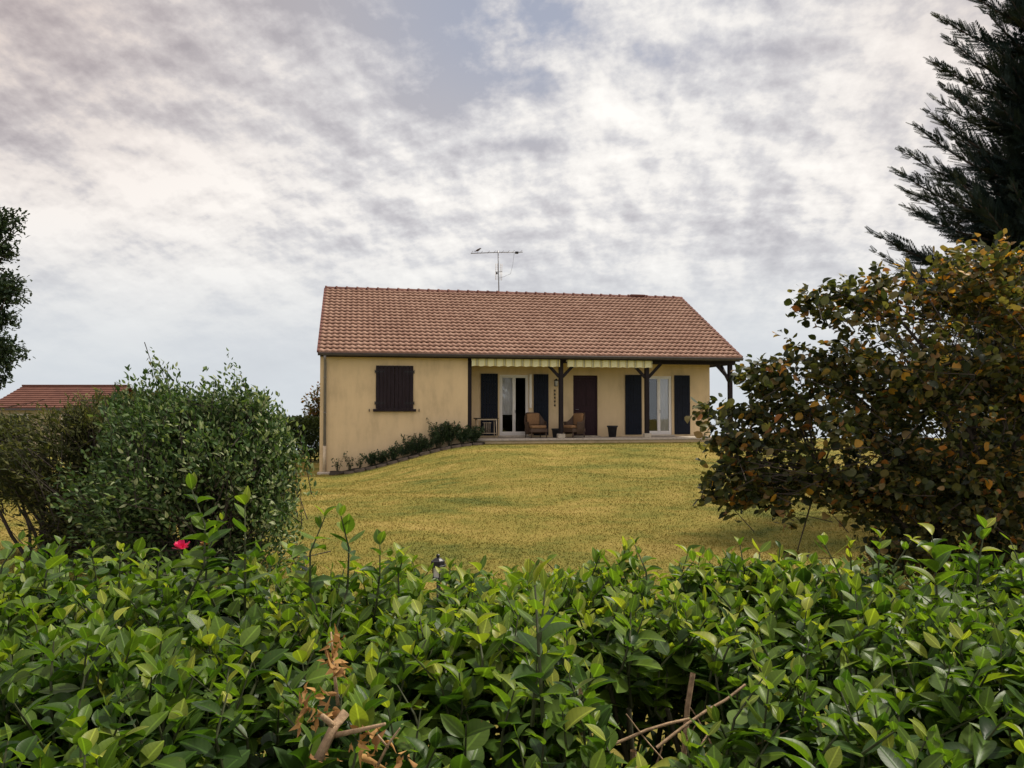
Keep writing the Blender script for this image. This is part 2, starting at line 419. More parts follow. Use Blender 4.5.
def glassmat():
    m, nt, p, o = newmat('window_glass')
    g = nt.nodes.new('ShaderNodeBsdfGlossy'); g.inputs['Roughness'].default_value = .015
    t = nt.nodes.new('ShaderNodeBsdfTransparent'); t.inputs['Color'].default_value = (.88, .9, .9, 1)
    fr = nt.nodes.new('ShaderNodeFresnel'); fr.inputs['IOR'].default_value = 1.9
    mx = nt.nodes.new('ShaderNodeMixShader'); nt.links.new(fr.outputs[0], mx.inputs[0]); nt.links.new(t.outputs[0], mx.inputs[1]); nt.links.new(g.outputs[0], mx.inputs[2])
    nt.links.new(mx.outputs[0], o.inputs[0]); return m
M['glass'] = glassmat()

# dry lawn: the same patch pattern colours the ground and its blades
def lawn_colour(nt):
    n1 = noise_node(nt, .42, 6, .62, 'Object', (1, 1.5, 1)); n2 = noise_node(nt, 2.6, 6, .68); n3 = noise_node(nt, 17, 4, .7)
    def ma(op, x, y):
        k = nt.nodes.new('ShaderNodeMath'); k.operation = op
        for i, q in enumerate((x, y)):
            if isinstance(q, float): k.inputs[i].default_value = q
            else: nt.links.new(q, k.inputs[i])
        return k.outputs[0]
    return ma, ma('ADD', ma('ADD', ma('MULTIPLY', n1.outputs['Fac'], .60), ma('MULTIPLY', n2.outputs['Fac'], .26)), ma('MULTIPLY', n3.outputs['Fac'], .14))
LAWN = [(.36, (.095, .118, .026)), (.44, (.180, .178, .037)), (.51, (.265, .222, .050)), (.58, (.335, .262, .070)), (.68, (.42, .31, .10))]
def lawnmats():
    m, nt, p, o = newmat('dry_lawn'); ma, s = lawn_colour(nt)
    r = ramp_node(nt, LAWN); nt.links.new(s, r.inputs[0])
    v = nt.nodes.new('ShaderNodeVectorMath'); v.operation = 'SCALE'; v.inputs[3].default_value = .85
    nt.links.new(r.outputs[0], v.inputs[0]); nt.links.new(v.outputs[0], p.inputs['Base Color']); p.inputs['Roughness'].default_value = .95; p.inputs['Specular IOR Level'].default_value = .1
    n = noise_node(nt, 60, 6, .7); b = nt.nodes.new('ShaderNodeBump'); b.inputs['Strength'].default_value = .8; b.inputs['Distance'].default_value = .03
    nt.links.new(n.outputs['Fac'], b.inputs['Height']); nt.links.new(b.outputs[0], p.inputs['Normal'])
    m2, nt, p, o = newmat('grass_blade'); ma, s = lawn_colour(nt)
    a = nt.nodes.new('ShaderNodeAttribute'); a.attribute_name = 'tint'
    s2 = ma('ADD', s, ma('MULTIPLY', ma('SUBTRACT', a.outputs['Fac'], .5), .22))
    r = ramp_node(nt, LAWN); nt.links.new(s2, r.inputs[0]); nt.links.new(r.outputs[0], p.inputs['Base Color']); p.inputs['Roughness'].default_value = .8; p.inputs['Specular IOR Level'].default_value = .15
    return m, m2
M['lawn'], M['blade'] = lawnmats()

# ------------------------------------------------------------------ terrain
HX, HY, YAW = -6.56, 27.2, R(11)
CU, SU = math.cos(YAW), math.sin(YAW)
def sst(x, a, b):
    t = np.clip((x - a) / (b - a), 0, 1); return t * t * (3 - 2 * t)
def G(x, y):
    x = np.asarray(x, float); y = np.asarray(y, float)
    b = np.interp(y, [-40, 3, 8, 12, 20, 27, 32, 40, 60, 200, 3000, 9000], [0, 0, 0, .06, .23, .40, .42, .2, -.9, -9, -150, -450])
    u = (x - HX) * CU + (y - HY) * SU
    d = sst(u, 5.6, .2) * sst(y, 10, 27)
    und = .014 * np.sin(x * 1.1 + .6) * np.sin(y * .8) + .02 * np.sin(x * 2.3 + y * 1.7)
    return b - .97 * d + und * sst(y, 4, 8) * sst(y, 120, 60) * (1 - sst(y, 24, 27))
def Gf(x, y): return float(G(x, y))
def loc2w(u, v): return HX + u * CU - v * SU, HY + u * SU + v * CU

def build_ground():
    ys = np.concatenate([np.linspace(-60, 3, 22), np.linspace(3.3, 34, 150), np.geomspace(35, 9000, 40)])
    xs = np.concatenate([-np.geomspace(6000, 17, 26), np.linspace(-16, 16, 150), np.geomspace(17, 6000, 26)])
    X, Y = np.meshgrid(xs, ys); V = np.stack([X, Y, G(X, Y)], -1).reshape(-1, 3)
    nx = len(xs); i, j = np.meshgrid(np.arange(len(ys) - 1), np.arange(nx - 1), indexing='ij')
    a = (i * nx + j).ravel(); F = np.stack([a, a + 1, a + nx + 1, a + nx], -1)
    o = mesh_np('lawn_ground', V, F, np.full(len(F), .5), M['lawn']); tag(o, kind='structure')
build_ground()

def build_grass():
    N = 460000
    Y = 5.2 * (30 / 5.2) ** (rng.random(N) ** .9); X = (rng.random(N) - .5) * 2 * (Y * .72 + .6)
    u = (X - HX) * CU + (Y - HY) * SU; v = -(X - HX) * SU + (Y - HY) * CU
    keep = ~((u > -.3) & (v > -.15)) & ~((u > .2) & (u < 5.6) & (v > -.75))
    X, Y = X[keep], Y[keep]; N = len(X)
    h = (.010 + .018 * rng.random(N) ** 2) * (1 + Y / 80); w = .003 + .0004 * Y
    an = rng.random(N) * 2 * np.pi; le = rng.normal(0, .7, (N, 2)) * h[:, None]
    B = np.stack([X, Y, G(X, Y) - .004], -1); sx = np.stack([np.cos(an), np.sin(an), 0 * an], -1) * w[:, None]
    tip = B + np.stack([le[:, 0], le[:, 1], h], -1)
    V = np.stack([B - sx, B + sx, tip], 1).reshape(-1, 3); F = np.arange(N * 3).reshape(-1, 3)
    o = mesh_np('lawn_grass', V, F, np.clip(rng.normal(.5, .07, N), 0, 1), M['blade'], smooth=False)
    tag(o, 'short dry yellowish grass growing over the lawn', 'grass', kind='stuff')
build_grass()

# ------------------------------------------------------------------ the house (local axes: u along the front, v to the back)
TZ = .58
house = tag(empty('bungalow', (HX, HY, 0), YAW), 'ochre rendered bungalow with terracotta roof and recessed veranda on the lawn', 'house')

def wall_grid(mb, P0, P1, z0, z1, openings=(), reveal=.16, ztop=None):
    """wall between two plan points (outside on the right hand of P0->P1 rotated -90), openings (a0,a1,b0,b1) along / up"""
    P0 = Vector((*P0, 0)); P1 = Vector((*P1, 0)); Lx = (P1 - P0).length; d = (P1 - P0) / Lx; inn = Vector((-d.y, d.x, 0))
    cx = sorted({0, Lx, *[o[0] for o in openings], *[o[1] for o in openings]}); cz = sorted({z0, z1, *[o[2] for o in openings], *[o[3] for o in openings]})
    q = lambda a, z, k=0: P0 + d * a + inn * k + Vector((0, 0, z))
    for i in range(len(cx) - 1):
        for j in range(len(cz) - 1):
            m = ((cx[i] + cx[i + 1]) / 2, (cz[j] + cz[j + 1]) / 2)
            if any(o[0] < m[0] < o[1] and o[2] < m[1] < o[3] for o in openings): continue
            mb.add([q(cx[i], cz[j]), q(cx[i + 1], cz[j]), q(cx[i + 1], cz[j + 1]), q(cx[i], cz[j + 1])], [(0, 1, 2, 3)])
    for a0, a1, b0, b1 in openings:
        for (p, r_) in (((a0, b0), (a1, b0)), ((a1, b0), (a1, b1)), ((a1, b1), (a0, b1)), ((a0, b1), (a0, b0))):
            mb.add([q(*p), q(*p, reveal), q(*r_, reveal), q(*r_)], [(0, 1, 2, 3)])

REC = 1.5; UB = 5.09; UE = 14.95; VB = 10.2; WT = 3.55
RIDGE_V, RIDGE_Z, EAVE_V, EAVE_Z = 5.2, 6.50, -.42, 3.50
SL = (RIDGE_Z - EAVE_Z) / (RIDGE_V - EAVE_V)
def build_house():
    mb = MB()
    win = (1.89, 3.16, 1.64, 3.13)
    wall_grid(mb, (0, 0), (UB, 0), -1.2, WT, [win])
    wall_grid(mb, (UB, 0), (UB, REC), .2, WT)
    FD1 = (6.50, 7.62, TZ + .06, 2.93); FR = (9.36, 10.33, TZ + .04, 2.93); FD2 = (12.30, 13.36, TZ + .06, 2.93)
    wall_grid(mb, (UB, REC), (UE, REC), .2, WT, [tuple([o[0] - UB, o[1] - UB, o[2], o[3]]) for o in (FD1, FR, FD2)])
    wall_grid(mb, (UE, REC), (UE, VB), -.2, WT)
    wall_grid(mb, (UE, VB), (0, VB), -1.2, WT)
    wall_grid(mb, (0, VB), (0, 0), -1.2, WT)
    for uu, v0 in ((0, 0), (UE, REC)):        # gable triangles up to the underside of the roof
        zt = lambda v: EAVE_Z + SL * (v - EAVE_V) - .10
        vs = [(uu, v0, WT), (uu, VB, WT), (uu, RIDGE_V, zt(RIDGE_V)), (uu, v0, max(WT, zt(v0)))]
        mb.add(vs, [(0, 1, 2, 3)] if uu else [(3, 2, 1, 0)])
    mb.build('wall', M['wall'], house)
    # veranda slab with pale edge and plinth
    fl = MB(); fl.box(UB + .002, 15.75, .02, REC - .002, .30, TZ - .004); fl.build('veranda_floor', M['concrete'], house)
    k = MB(); k.box(UB + .004, 15.8, -.10, .016, TZ - .075, TZ, b=.012); k.build('veranda_edge', M['concrete'], house)
    k = MB(); k.box(UB + .004, 15.75, -.02, .014, -.2, TZ - .08); k.build('veranda_plinth', M['wall'], house)
    # interior shell, dark
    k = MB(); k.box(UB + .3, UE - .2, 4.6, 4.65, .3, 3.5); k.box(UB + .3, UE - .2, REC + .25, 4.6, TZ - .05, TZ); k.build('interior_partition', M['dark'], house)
    # ceiling of the veranda and soffit
    k = MB(); k.box(UB + .004, 15.3, -.02, REC - .004, 3.47, 3.50); k.box(-.06, UB, -.36, -.004, 3.47, 3.495); k.build('soffit', M['wood'], house)
    # roof
    u0, u1 = -.03, 15.33; per = .208; n = int(round((u1 - u0) / per)); per = (u1 - u0) / n; sub = 8
    prof = np.array([.024 * max(0, math.sin(math.pi * q / 5)) if q < 5 else -.006 * math.sin(math.pi * (q - 5) / 3) for q in range(sub)])
    def slope(name, flip):
        L_ = math.hypot(RIDGE_V - EAVE_V, RIDGE_Z - EAVE_Z); rows = 20; g = L_ / rows
        cs = np.arange(n * sub + 1); uu = u0 + cs * per / sub; pz = prof[cs % sub]
        cosS = (RIDGE_V - EAVE_V) / L_; sinS = (RIDGE_Z - EAVE_Z) / L_
        V = []; rowid = []
        for r_ in range(rows):
            jit = rng.normal(0, .004, n); jj = jit[np.minimum(cs // sub, n - 1)]
            for (s_, h) in ((r_ * g - .03, .0), (r_ * g - .03, .064), ((r_ + 1) * g - .03 + .01, .006)):
                hh = h + pz + (jj if h > 0.01 else 0)
                if h == 0: hh = np.full_like(pz, -.004)
                v = EAVE_V + s_ * cosS - hh * sinS; z = EAVE_Z + s_ * sinS + hh * cosS + .05
                if flip: v = 2 * RIDGE_V - v
                V.append(np.stack([uu, v, z], -1)); rowid.append(r_)
        V = np.concatenate(V); nc = len(cs); F = []; T = []
        tt = rng.random((rows, n))
        for k_ in range(len(rowid) - 1):
            a = k_ * nc + np.arange(nc - 1); F.append(np.stack([a, a + 1, a + nc + 1, a + nc], -1) if not flip else np.stack([a + nc, a + nc + 1, a + 1, a], -1)); T.append(tt[rowid[k_], np.minimum(np.arange(nc - 1) // sub, n - 1)])
        return V, np.concatenate(F), np.concatenate(T)
    V1, F1, T1 = slope('f', False); V2, F2, T2 = slope('b', True)
    roof = mesh_np('roof', np.concatenate([V1, V2]), np.concatenate([F1, F2 + len(V1)]), np.concatenate([T1, T2]), M['tile'], house, smooth=False)
    # roof deck below the tiles
    k = MB(); e = .045
    for sg in (0, 1):
        f = (lambda v: v) if not sg else (lambda v: 2 * RIDGE_V - v)
        a = [(u0 + .03, f(EAVE_V + .02), EAVE_Z + .025), (u1 - .03, f(EAVE_V + .02), EAVE_Z + .025), (u1 - .03, RIDGE_V, RIDGE_Z + .02), (u0 + .03, RIDGE_V, RIDGE_Z + .02)]
        b = [(p[0], p[1], p[2] - .07) for p in a]; k.add(a + b, [(0, 1, 2, 3), (7, 6, 5, 4), (0, 4, 5, 1), (1, 5, 6, 2), (3, 7, 4, 0)])
    k.build('roof_deck', M['wood'], roof)
    # verge tiles
    rows = 20
    for ue, sg in ((u0, -1), (u1, 1)):
        k = MB()
        for fl_ in (0, 1):
            for r_ in range(rows):
                t0 = r_ / rows; t1 = (r_ + 1.08) / rows
                v0 = EAVE_V + (RIDGE_V - EAVE_V) * t0; v1 = EAVE_V + (RIDGE_V - EAVE_V) * min(t1, 1)
                z0 = EAVE_Z + (RIDGE_Z - EAVE_Z) * t0 + .045; z1 = EAVE_Z + (RIDGE_Z - EAVE_Z) * min(t1, 1) + .025
                if fl_: v0, v1 = 2 * RIDGE_V - v0, 2 * RIDGE_V - v1
                k.bar((ue + sg * .02, v0, z0 + .025), (ue + sg * .02, v1, z1 + .02), .09, .075, random.random())
        k.build('verge_tile', M['ridge'], roof)
    # ridge: overlapping half-round caps with a raised collar
    k = MB(); m = 37; st = (u1 - u0 + .06) / m
    for i in range(m):
        a = u0 - .03 + i * st; k.tube([(a, RIDGE_V, RIDGE_Z + .03), (a + .06, RIDGE_V, RIDGE_Z + .03), (a + .061, RIDGE_V, RIDGE_Z + .02), (a + st + .02, RIDGE_V, RIDGE_Z + .015)], [.135, .13, .118, .112], 12, random.random())
    k.build('ridge_cap', M['ridge'], roof, True)
    k = MB(); k.box(12.95, 13.62, RIDGE_V - .16, RIDGE_V + .16, RIDGE_Z + .08, RIDGE_Z + .155, b=.02); k.build('ridge_vent', M['ridge'], roof)
    # fascia and gutter
    k = MB(); k.box(u0 + .04, u1 - .04, EAVE_V + .035, EAVE_V + .06, EAVE_Z - .10, EAVE_Z + .03); k.build('fascia', M['wood'], house)
    k = MB()
    vs = []; n_ = 8; seg = 8
    for (uu) in (u0 - .03, u1 + .03):
        for q in range(n_ + 1):
            an = math.pi * q / n_; vs.append((uu, EAVE_V - .045 + .072 * -math.cos(an), EAVE_Z + .02 - .085 * math.sin(an)))
    fs = [(q, q + 1, n_ + 2 + q, n_ + 1 + q) for q in range(n_)]
    k.add(vs, fs); k.tube([(u0 - .03, EAVE_V - .12, EAVE_Z + .022), (u1 + .03, EAVE_V - .12, EAVE_Z + .022)], .010, 6)
    for uu, sg in ((u0 - .03, 0), (u1 + .03, 1)):
        k.add([(uu, EAVE_V - .045 - .072 * math.cos(math.pi * q / n_), EAVE_Z + .02 - .085 * math.sin(math.pi * q / n_)) for q in range(n_ + 1)], [tuple(range(n_ + 1))])
    k.build('gutter', M['gutter'], house, True)
    k = MB(); k.tube([(.17, EAVE_V - .03, EAVE_Z - .06), (.17, EAVE_V - .02, EAVE_Z - .14), (.17, -.075, EAVE_Z - .32), (.17, -.075, .33)], .048, 10)
    for zz in (2.7, 1.5): k.tube([(.17, -.075, zz), (.17, -.075, zz + .03)], .056, 10)
    dp = k.build('downpipe', M['pipe'], house, True)
    k = MB(); k.tube([(.17, -.075, .38), (.17, -.075, -.52)], .060, 10); k.build('pipe_foot', M['cream'], dp, True)
    k = MB(); k.box(-.06, .42, -.32, -.004, -.62, -.50, b=.015); k.build('drain_block', M['concrete'], house)
    # closed shutters in the gable-end room
    sh = MB(); a0, a1, b0, b1 = win; md = (a0 + a1) / 2
    for (p, q_) in ((a0 - .01, md - .004), (md + .004, a1 + .01)):
        nb = 5; w_ = (q_ - p) / nb
        for i in range(nb): sh.box(p + i * w_ + .003, p + (i + 1) * w_ - .003, -.045, -.012, b0, b1 + .01, random.random(), .004)
    s_ = sh.build('window_shutter', M['shutter_brown'], house)
    k = MB()
    for zz in (b0 + .2, b1 - .2):
        for q, w_ in ((a0 - .035, 1), (a1 + .035, -1)):
            k = MB(); k.box(q, q + w_ * .335, -.054, -.048, zz - .02, zz + .02); k.tube([(q, -.04, zz - .06), (q, -.04, zz + .06)], .014, 8); k.build('hinge', M['black'], s_)
    k = MB(); k.box(a0 - .1, a1 + .1, -.13, .15, b0 - .095, b0 - .005, b=.01); k.build('window_sill', M['shutter_brown'], house)
    for uu in (a0 - .23, a1 + .21):
        k = MB(); k.tube([(uu, 0, b0 - .06), (uu, -.06, b0 - .06)], .01, 6); k.box(uu - .015, uu + .015, -.066, -.055, b0 - .10, b0 - .0); k.build('shutter_catch', M['black'], house)
    # plank shutters on the veranda
    def shutter(p, q_):
        s = MB(); nb = 6; w_ = (q_ - p) / nb
        for i in range(nb): s.box(p + i * w_ + .003, p + (i + 1) * w_ - .003, REC - .05, REC - .014, TZ + .07, 2.96, random.random(), .004)
        o = s.build('door_shutter', M['shutter_blue'], house)
        for zz in (.95, 1.8, 2.65):
            s = MB(); s.box(p + .04, q_ - .04, REC - .058, REC - .0515, zz - .03, zz + .03); s.build('hinge_strap', M['shutter_blue'], o)
    for pq in ((5.78, 6.43), (7.80, 8.38), (11.43, 12.10), (13.45, 14.10)): shutter(*pq)
    # french doors
    def french(o, left_open=False):
        a0, a1, b0, b1 = o; f = MB(); fw = .055; V0 = REC + .05; V1 = REC + .11
        f.box(a0 + .002, a0 + fw, V0, V1, b0 + .002, b1 - .002); f.box(a1 - fw, a1 - .002, V0, V1, b0 + .002, b1 - .002); f.box(a0 + fw, a1 - fw, V0, V1, b1 - fw, b1 - .002)
        f.box(a0 + fw, a1 - fw, V0, V1, b0 + .002, b0 + .05); md = (a0 + a1) / 2
        fr = f.build('french_door', M['pvc'], house)
        for (p, q_) in ((a0 + fw + .004, md - .003), (md + .003, a1 - fw - .004)):
            s = MB(); t = .055; W0 = V0 - .018; W1 = V1 - .012; c0 = b0 + .056; c1 = b1 - fw - .004
            s.box(p, p + t, W0, W1, c0, c1, b=.006); s.box(q_ - t, q_, W0, W1, c0, c1, b=.006)
            s.box(p + t, q_ - t, W0, W1, c1 - t, c1, b=.006); s.box(p + t, q_ - t, W0, W1, c0, c0 + .09, b=.006)
            s.build('sash', M['pvc'], fr)
            g = MB(); g.add([(p + t, V0 + .02, c0 + .09), (q_ - t, V0 + .02, c0 + .09), (q_ - t, V0 + .02, c1 - t), (p + t, V0 + .02, c1 - t)], [(0, 1, 2, 3)]); g.build('pane', M['glass'], fr)
        h = MB(); h.tube([(md + .03, V0 - .02, 1.6), (md + .03, V0 - .07, 1.6), (md + .03, V0 - .07, 1.48)], .011, 6); h.build('handle', M['metal'], fr)
        return fr, md
    fr, md = french(FD1)
    def reflection_curtain(p, q_, z0, z1, par, vv):  # pale cloth added behind the glass in place of the sky's reflection
        c = MB(); nseg = 48; vs = []
        for i in range(nseg + 1):
            uu = p + (q_ - p) * i / nseg; dv = .025 * math.sin(i * 1.15) + .012 * math.sin(i * 2.7)
            vs += [(uu, vv + dv, z0), (uu, vv + dv, z1)]
        c.add(vs, [(2 * i, 2 * i + 2, 2 * i + 3, 2 * i + 1) for i in range(nseg)]); c.build('reflection_curtain', M['reflection_curtain'], par, True)
    reflection_curtain(6.5, 7.02, 1.42, 2.95, fr, REC + .135)
    fr2, md2 = french(FD2)
    reflection_curtain(12.87, 13.25, TZ + .1, 2.95, fr2, REC + .135)
    for o in (FD1, FD2):
        k = MB(); k.box(o[0] - .06, o[1] + .06, REC - .12, REC + .04, TZ + .001, TZ + .055, b=.008); k.build('door_step', M['concrete'], house)
    # pale render bands beside the opened leaf
    k = MB(); k.box(7.63, 7.72, REC - .10, REC - .004, TZ + 1.1, 2.95, b=.006); k.build('shutter_box', M['pvc'], house)
    # front door
    a0, a1, b0, b1 = FR; d = MB(); V0 = REC + .06
    for (p, q_, c0, c1) in ((a0 + .002, a0 + .07, b0, b1 - .002), (a1 - .07, a1 - .002, b0, b1 - .002), (a0 + .07, a1 - .07, b1 - .07, b1 - .002)): d.box(p, q_, V0 - .02, V0 + .06, c0, c1)
    fd = d.build('front_door', M['door'], house)
    d = MB(); d.box(a0 + .073, a1 - .073, V0, V0 + .045, b0 + .01, b1 - .073)
    for z0, z1 in ((b0 + .15, b0 + .95), (b0 + 1.15, b1 - .2)):
        for p, q_ in ((a0 + .16, (a0 + a1) / 2 - .04), ((a0 + a1) / 2 + .04, a1 - .16)): d.box(p, q_, V0 - .012, V0 - .001, z0, z1, b=.005)
    d.build('door_leaf', M['door'], fd)
    d = MB(); d.tube([(a0 + .12, V0 - .002, 1.62), (a0 + .12, V0 - .06, 1.62), (a0 + .22, V0 - .06, 1.62)], .012, 6); d.build('handle', M['metal'], fd)
    k = MB(); k.box(a0 - .05, a1 + .05, REC - .2, REC + .05, TZ + .001, TZ + .035, b=.006); k.build('door_step', M['concrete'], house)
    # veranda posts with braces, beam
    k = MB(); k.box(UB + .012, 15.3, -.02, .14, 3.30, 3.465, b=.008); k.box(15.02, 15.17, .145, REC + 1.2, 3.30, 3.465, b=.008); k.build('beam', M['wood'], house)
    def post(u, sides, back=False):
        p = MB(); p.box(u - .075, u + .075, -.02, .13, TZ + .16, 3.298, b=.008); o = p.build('veranda_post', M['wood'], house)
        p = MB(); p.box(u - .13, u + .13, -.075, .185, TZ + .001, TZ + .16, b=.015); p.build('plinth', M['concrete'], o)
        for sg in sides:
            b_ = MB(); b_.bar((u + sg * .06, .055, 2.80), (u + sg * .56, .055, 3.32), .085, .10); b_.build('brace', M['wood'], o)
        if back:
            b_ = MB(); b_.bar((u, .12, 2.66), (u, .80, 3.32), .085, .10); b_.build('brace', M['wood'], o)
    post(8.50, (-1, 1)); post(11.78, (-1, 1)); post(15.10, (-1,), True)
    p = MB(); p.box(UB + .012, UB + .135, -.02, .13, TZ + .001, 3.298, b=.008); p.build('wall_post', M['wood'], house)
    # retracted awnings: cassette and scalloped striped valance
    for (p, q_) in ((5.20, 8.40), (8.66, 11.90)):
        c = MB(); c.box(p, q_, -.19, -.05, 3.335, 3.46, b=.02); aw = c.build('awning', M['pvc'], house)
        v = MB(); nseg = int((q_ - p) / .02); vs = []
        for i in range(nseg + 1):
            uu = p + (q_ - p) * i / nseg; zb = 3.135 + .026 * abs(math.sin(math.pi * (uu - p) / .325)); dv = .012 * math.sin(uu * 19)
            vs += [(uu, -.205 + dv, zb), (uu, -.205 + dv * .4, 3.30), (uu, -.205, 3.44), (uu, -.199 + dv, zb)]
        fs = []
        for i in range(nseg):
            a = 4 * i; b_ = a + 4; fs += [(a, b_, b_ + 1, a + 1), (a + 1, b_ + 1, b_ + 2, a + 2)]
        v.add(vs, fs); v.build('valance', M['awning'], aw, True)
build_house()

HI = lambda u, v, z=0: Vector((HX + u * CU - v * SU, HY + u * SU + v * CU, z))

# wall lamp on the veranda wall and a string ornament hanging below it
def porch_bits():
    o = tag(empty('wall_lamp', HI(8.66, REC - .004, 2.62), YAW), 'dark wall lantern beside the left veranda post', 'wall lamp')
    k = MB(); k.box(-.05, .05, -.02, 0, -.12, .12, b=.006); k.build('bracket', M['black'], o)
    k = MB(); k.lathe((0, -.13, 0), [(.02, .16), (.09, .10), (.095, .09), (.07, .085)], 6); k.bar((0, -.02, .09), (0, -.13, .17), .02, .02); k.lathe((0, -.13, 0), [(.05, -.12), (.055, -.10), (.03, -.1)], 6); k.build('cap', M['black'], o)
    k = MB(); k.lathe((0, -.13, 0), [(.045, -.1), (.065, .084)], 6); k.build('lamp_glass', M['lampglass'], o)
    o = tag(empty('string_ornament', HI(8.62, REC - .01, 2.40), YAW), 'thin string of dark charms hanging on the veranda wall under the lamp', 'ornament')
    k = MB(); k.tube([(0, -.03, 0), (.01, -.03, -.3), (0, -.03, -.66)], .006, 5); k.build('string', M['twig'], o)
    for i, zz in enumerate((-.06, -.2, -.33, -.47, -.62)):
        k = MB(); k.lathe((.006, -.03, zz), [(.006, .05), (.026, .015), (.034, -.01), (.010, -.05)], 8); k.build('charm', M['wood'], o, True)
porch_bits()

def wicker_chair(u, v, rz, label):
    """low armchair, seat towards local -y"""
    o = tag(empty('wicker_armchair', HI(u, v, TZ), YAW + rz), label, 'armchair', 'wicker armchairs on the veranda')
    k = MB(); k.box(-.33, .33, -.36, .30, .20, .34, b=.02); k.build('seat', M['wicker'], o)
    # curved back sweeping into the arms
    b = MB(); nn = 26; vs = []
    for i in range(nn + 1):
        t = -1 + 2 * i / nn; an = t * 2.05; r_ = .40
        x = r_ * math.sin(an) * .95; y = .02 + r_ * math.cos(an) * .95 if abs(an) < math.pi / 2 else .02 + r_ * math.cos(an) * .95
        zt = .92 - .34 * sst(np.array(abs(t)), .25, .75)
        for (rr, z) in ((.94, .12), (.97, .4), (1.0, float(zt)), (1.09, float(zt) + .01), (1.09, float(zt) - .05), (1.03, .4), (1.0, .12)):
            vs.append((x * rr, .02 + (y - .02) * rr, z))
    m = 7; fs = [(i * m + j, i * m + (j + 1) % m, (i + 1) * m + (j + 1) % m, (i + 1) * m + j) for i in range(nn) for j in range(m)]
    fs += [tuple(range(m)), tuple(nn * m + j for j in range(m - 1, -1, -1))]
    b.add(vs, fs); b.build('backrest', M['wicker'], o, True)
    for sx in (-1, 1):
        for sy in (-1, 1):
            l = MB(); l.tube([(sx * .28, sy * .27 - .03, .20), (sx * .30, sy * .29 - .03, .0)], [.028, .022], 8); l.build('leg', M['wicker'], o, True)
    c = MB(); c.box(-.29, .29, -.37, .20, .345, .46, b=.04); c.build('seat_cushion', M['cushion'], o, True)
    c = MB(); c.box(-.25, .25, .20, .31, .46, .90, b=.04); bc = c.build('back_cushion', M['cushion'], o, True)
    return o
wicker_chair(7.74, .85, R(10), 'brown wicker armchair with tan cushions in front of the left glazed door')
wicker_chair(9.18, .80, R(-62), 'dark wicker armchair turned sideways in front of the red-brown front door')

def garden_table():
    o = tag(empty('veranda_table', HI(5.86, .75, TZ), YAW), 'small slatted table with pale metal legs at the left end of the veranda', 'table')
    k = MB()
    for i in range(6): k.box(-.42, .42, -.30 + i * .102, -.30 + i * .102 + .09, .70, .73, random.random(), .005)
    k.build('tabletop', M['wood'], o)
    k = MB(); k.box(-.36, .36, -.27, -.25, .655, .698); k.box(-.36, .36, .25, .27, .655, .698); k.box(-.36, -.34, -.25, .25, .655, .698); k.box(.34, .36, -.25, .25, .655, .698); k.build('apron', M['cream'], o)
    for sx in (-1, 1):
        for sy in (-1, 1):
            l = MB(); l.tube([(sx * .34, sy * .25, .66), (sx * .36, sy * .27, 0)], .016, 8); l.build('leg', M['cream'], o, True)
    k = MB()
    for x in (-.1, -.03, .04, .11): k.tube([(x, -.24, .18), (x, -.24, .56)], .008, 6)
    k.tube([(-.35, -.255, .18), (.35, -.255, .18)], .01, 6); k.tube([(-.16, -.24, .56), (.16, -.24, .56)], .008, 6); k.build('stretcher', M['cream'], o, True)
garden_table()

def pot(u, v, r, h, label):
    o = tag(empty('plant_pot', HI(u, v, TZ), YAW), label, 'pot')
    k = MB(); k.lathe((0, 0, 0), [(r * .72, 0), (r * .95, h * .86), (r * 1.08, h * .86), (r * 1.1, h), (r * .95, h), (r * .92, h * .9)], 20); k.build('pot_body', M['pot'], o, True)
    k = MB(); k.lathe((0, 0, 0), [(r * .93, h * .88), (r * .5, h * .92), (.01, h * .93)], 16); k.build('potting_soil', M['soil'], o, True)
pot(10.72, .9, .19, .43, 'empty dark plant pot on the veranda between the front door and the right shutter')
pot(8.44, .62, .14, .34, 'small dark pot tucked behind the foot of the left veranda post')

def antenna():
    o = tag(empty('tv_antenna', HI(7.13, RIDGE_V, RIDGE_Z), YAW), 'tall television antenna on a thin mast above the roof ridge', 'antenna')
    k = MB(); k.tube([(0, 0, 0), (-.02, 0, .9), (-.04, 0, 1.88)], .021, 8); k.build('mast', M['metal'], o, True)
    k = MB(); k.tube([(-1.20, .05, 1.72), (-.04, 0, 1.80), (1.02, -.05, 1.84)], .017, 6); bo = k.build('boom', M['metal'], o, True)
    for x in (-1.16, -.75, -.45, -.2, .15, .4, .62, .95):
        e = MB(); zz = 1.80 + x * .055; e.tube([(x, -.28, zz + .02), (x, .28, zz + .02)], .007, 5); e.build('element', M['metal'], bo, True)
    e = MB(); e.box(.70, .84, -.06, .06, 1.77, 1.86, b=.015); e.build('dipole_box', M['black'], bo)
    e = MB(); e.tube([(-.16, -.06, .95), (.15, .05, .99)], .012, 6); uh = e.build('uhf_boom', M['metal'], o, True)
    for x in (-.15, -.08, .06, .13):
        for dz in (-1, 1):
            e = MB(); e.tube([(x, x * .3, .96), (x + dz * .012, x * .3, .96 + dz * .36)], .007, 5)
            for q in (.1, .2, .3): e.tube([(x, x * .3 - .05, .96 + dz * q), (x, x * .3 + .05, .96 + dz * q)], .006, 4)
            e.build('grid_bar', M['cream'], uh, True)
    e = MB(); e.box(-.13, -.06, -.05, .03, .86, .94, b=.01); e.build('junction_box', M['black'], o)
    e = MB(); e.tube([(.66, 0, 1.80), (.60, .02, 1.3), (.50, 0, .9), (.2, 0, .76), (0, .02, .70)], .006, 5); e.build('cable', M['metal'], o, True)
antenna()
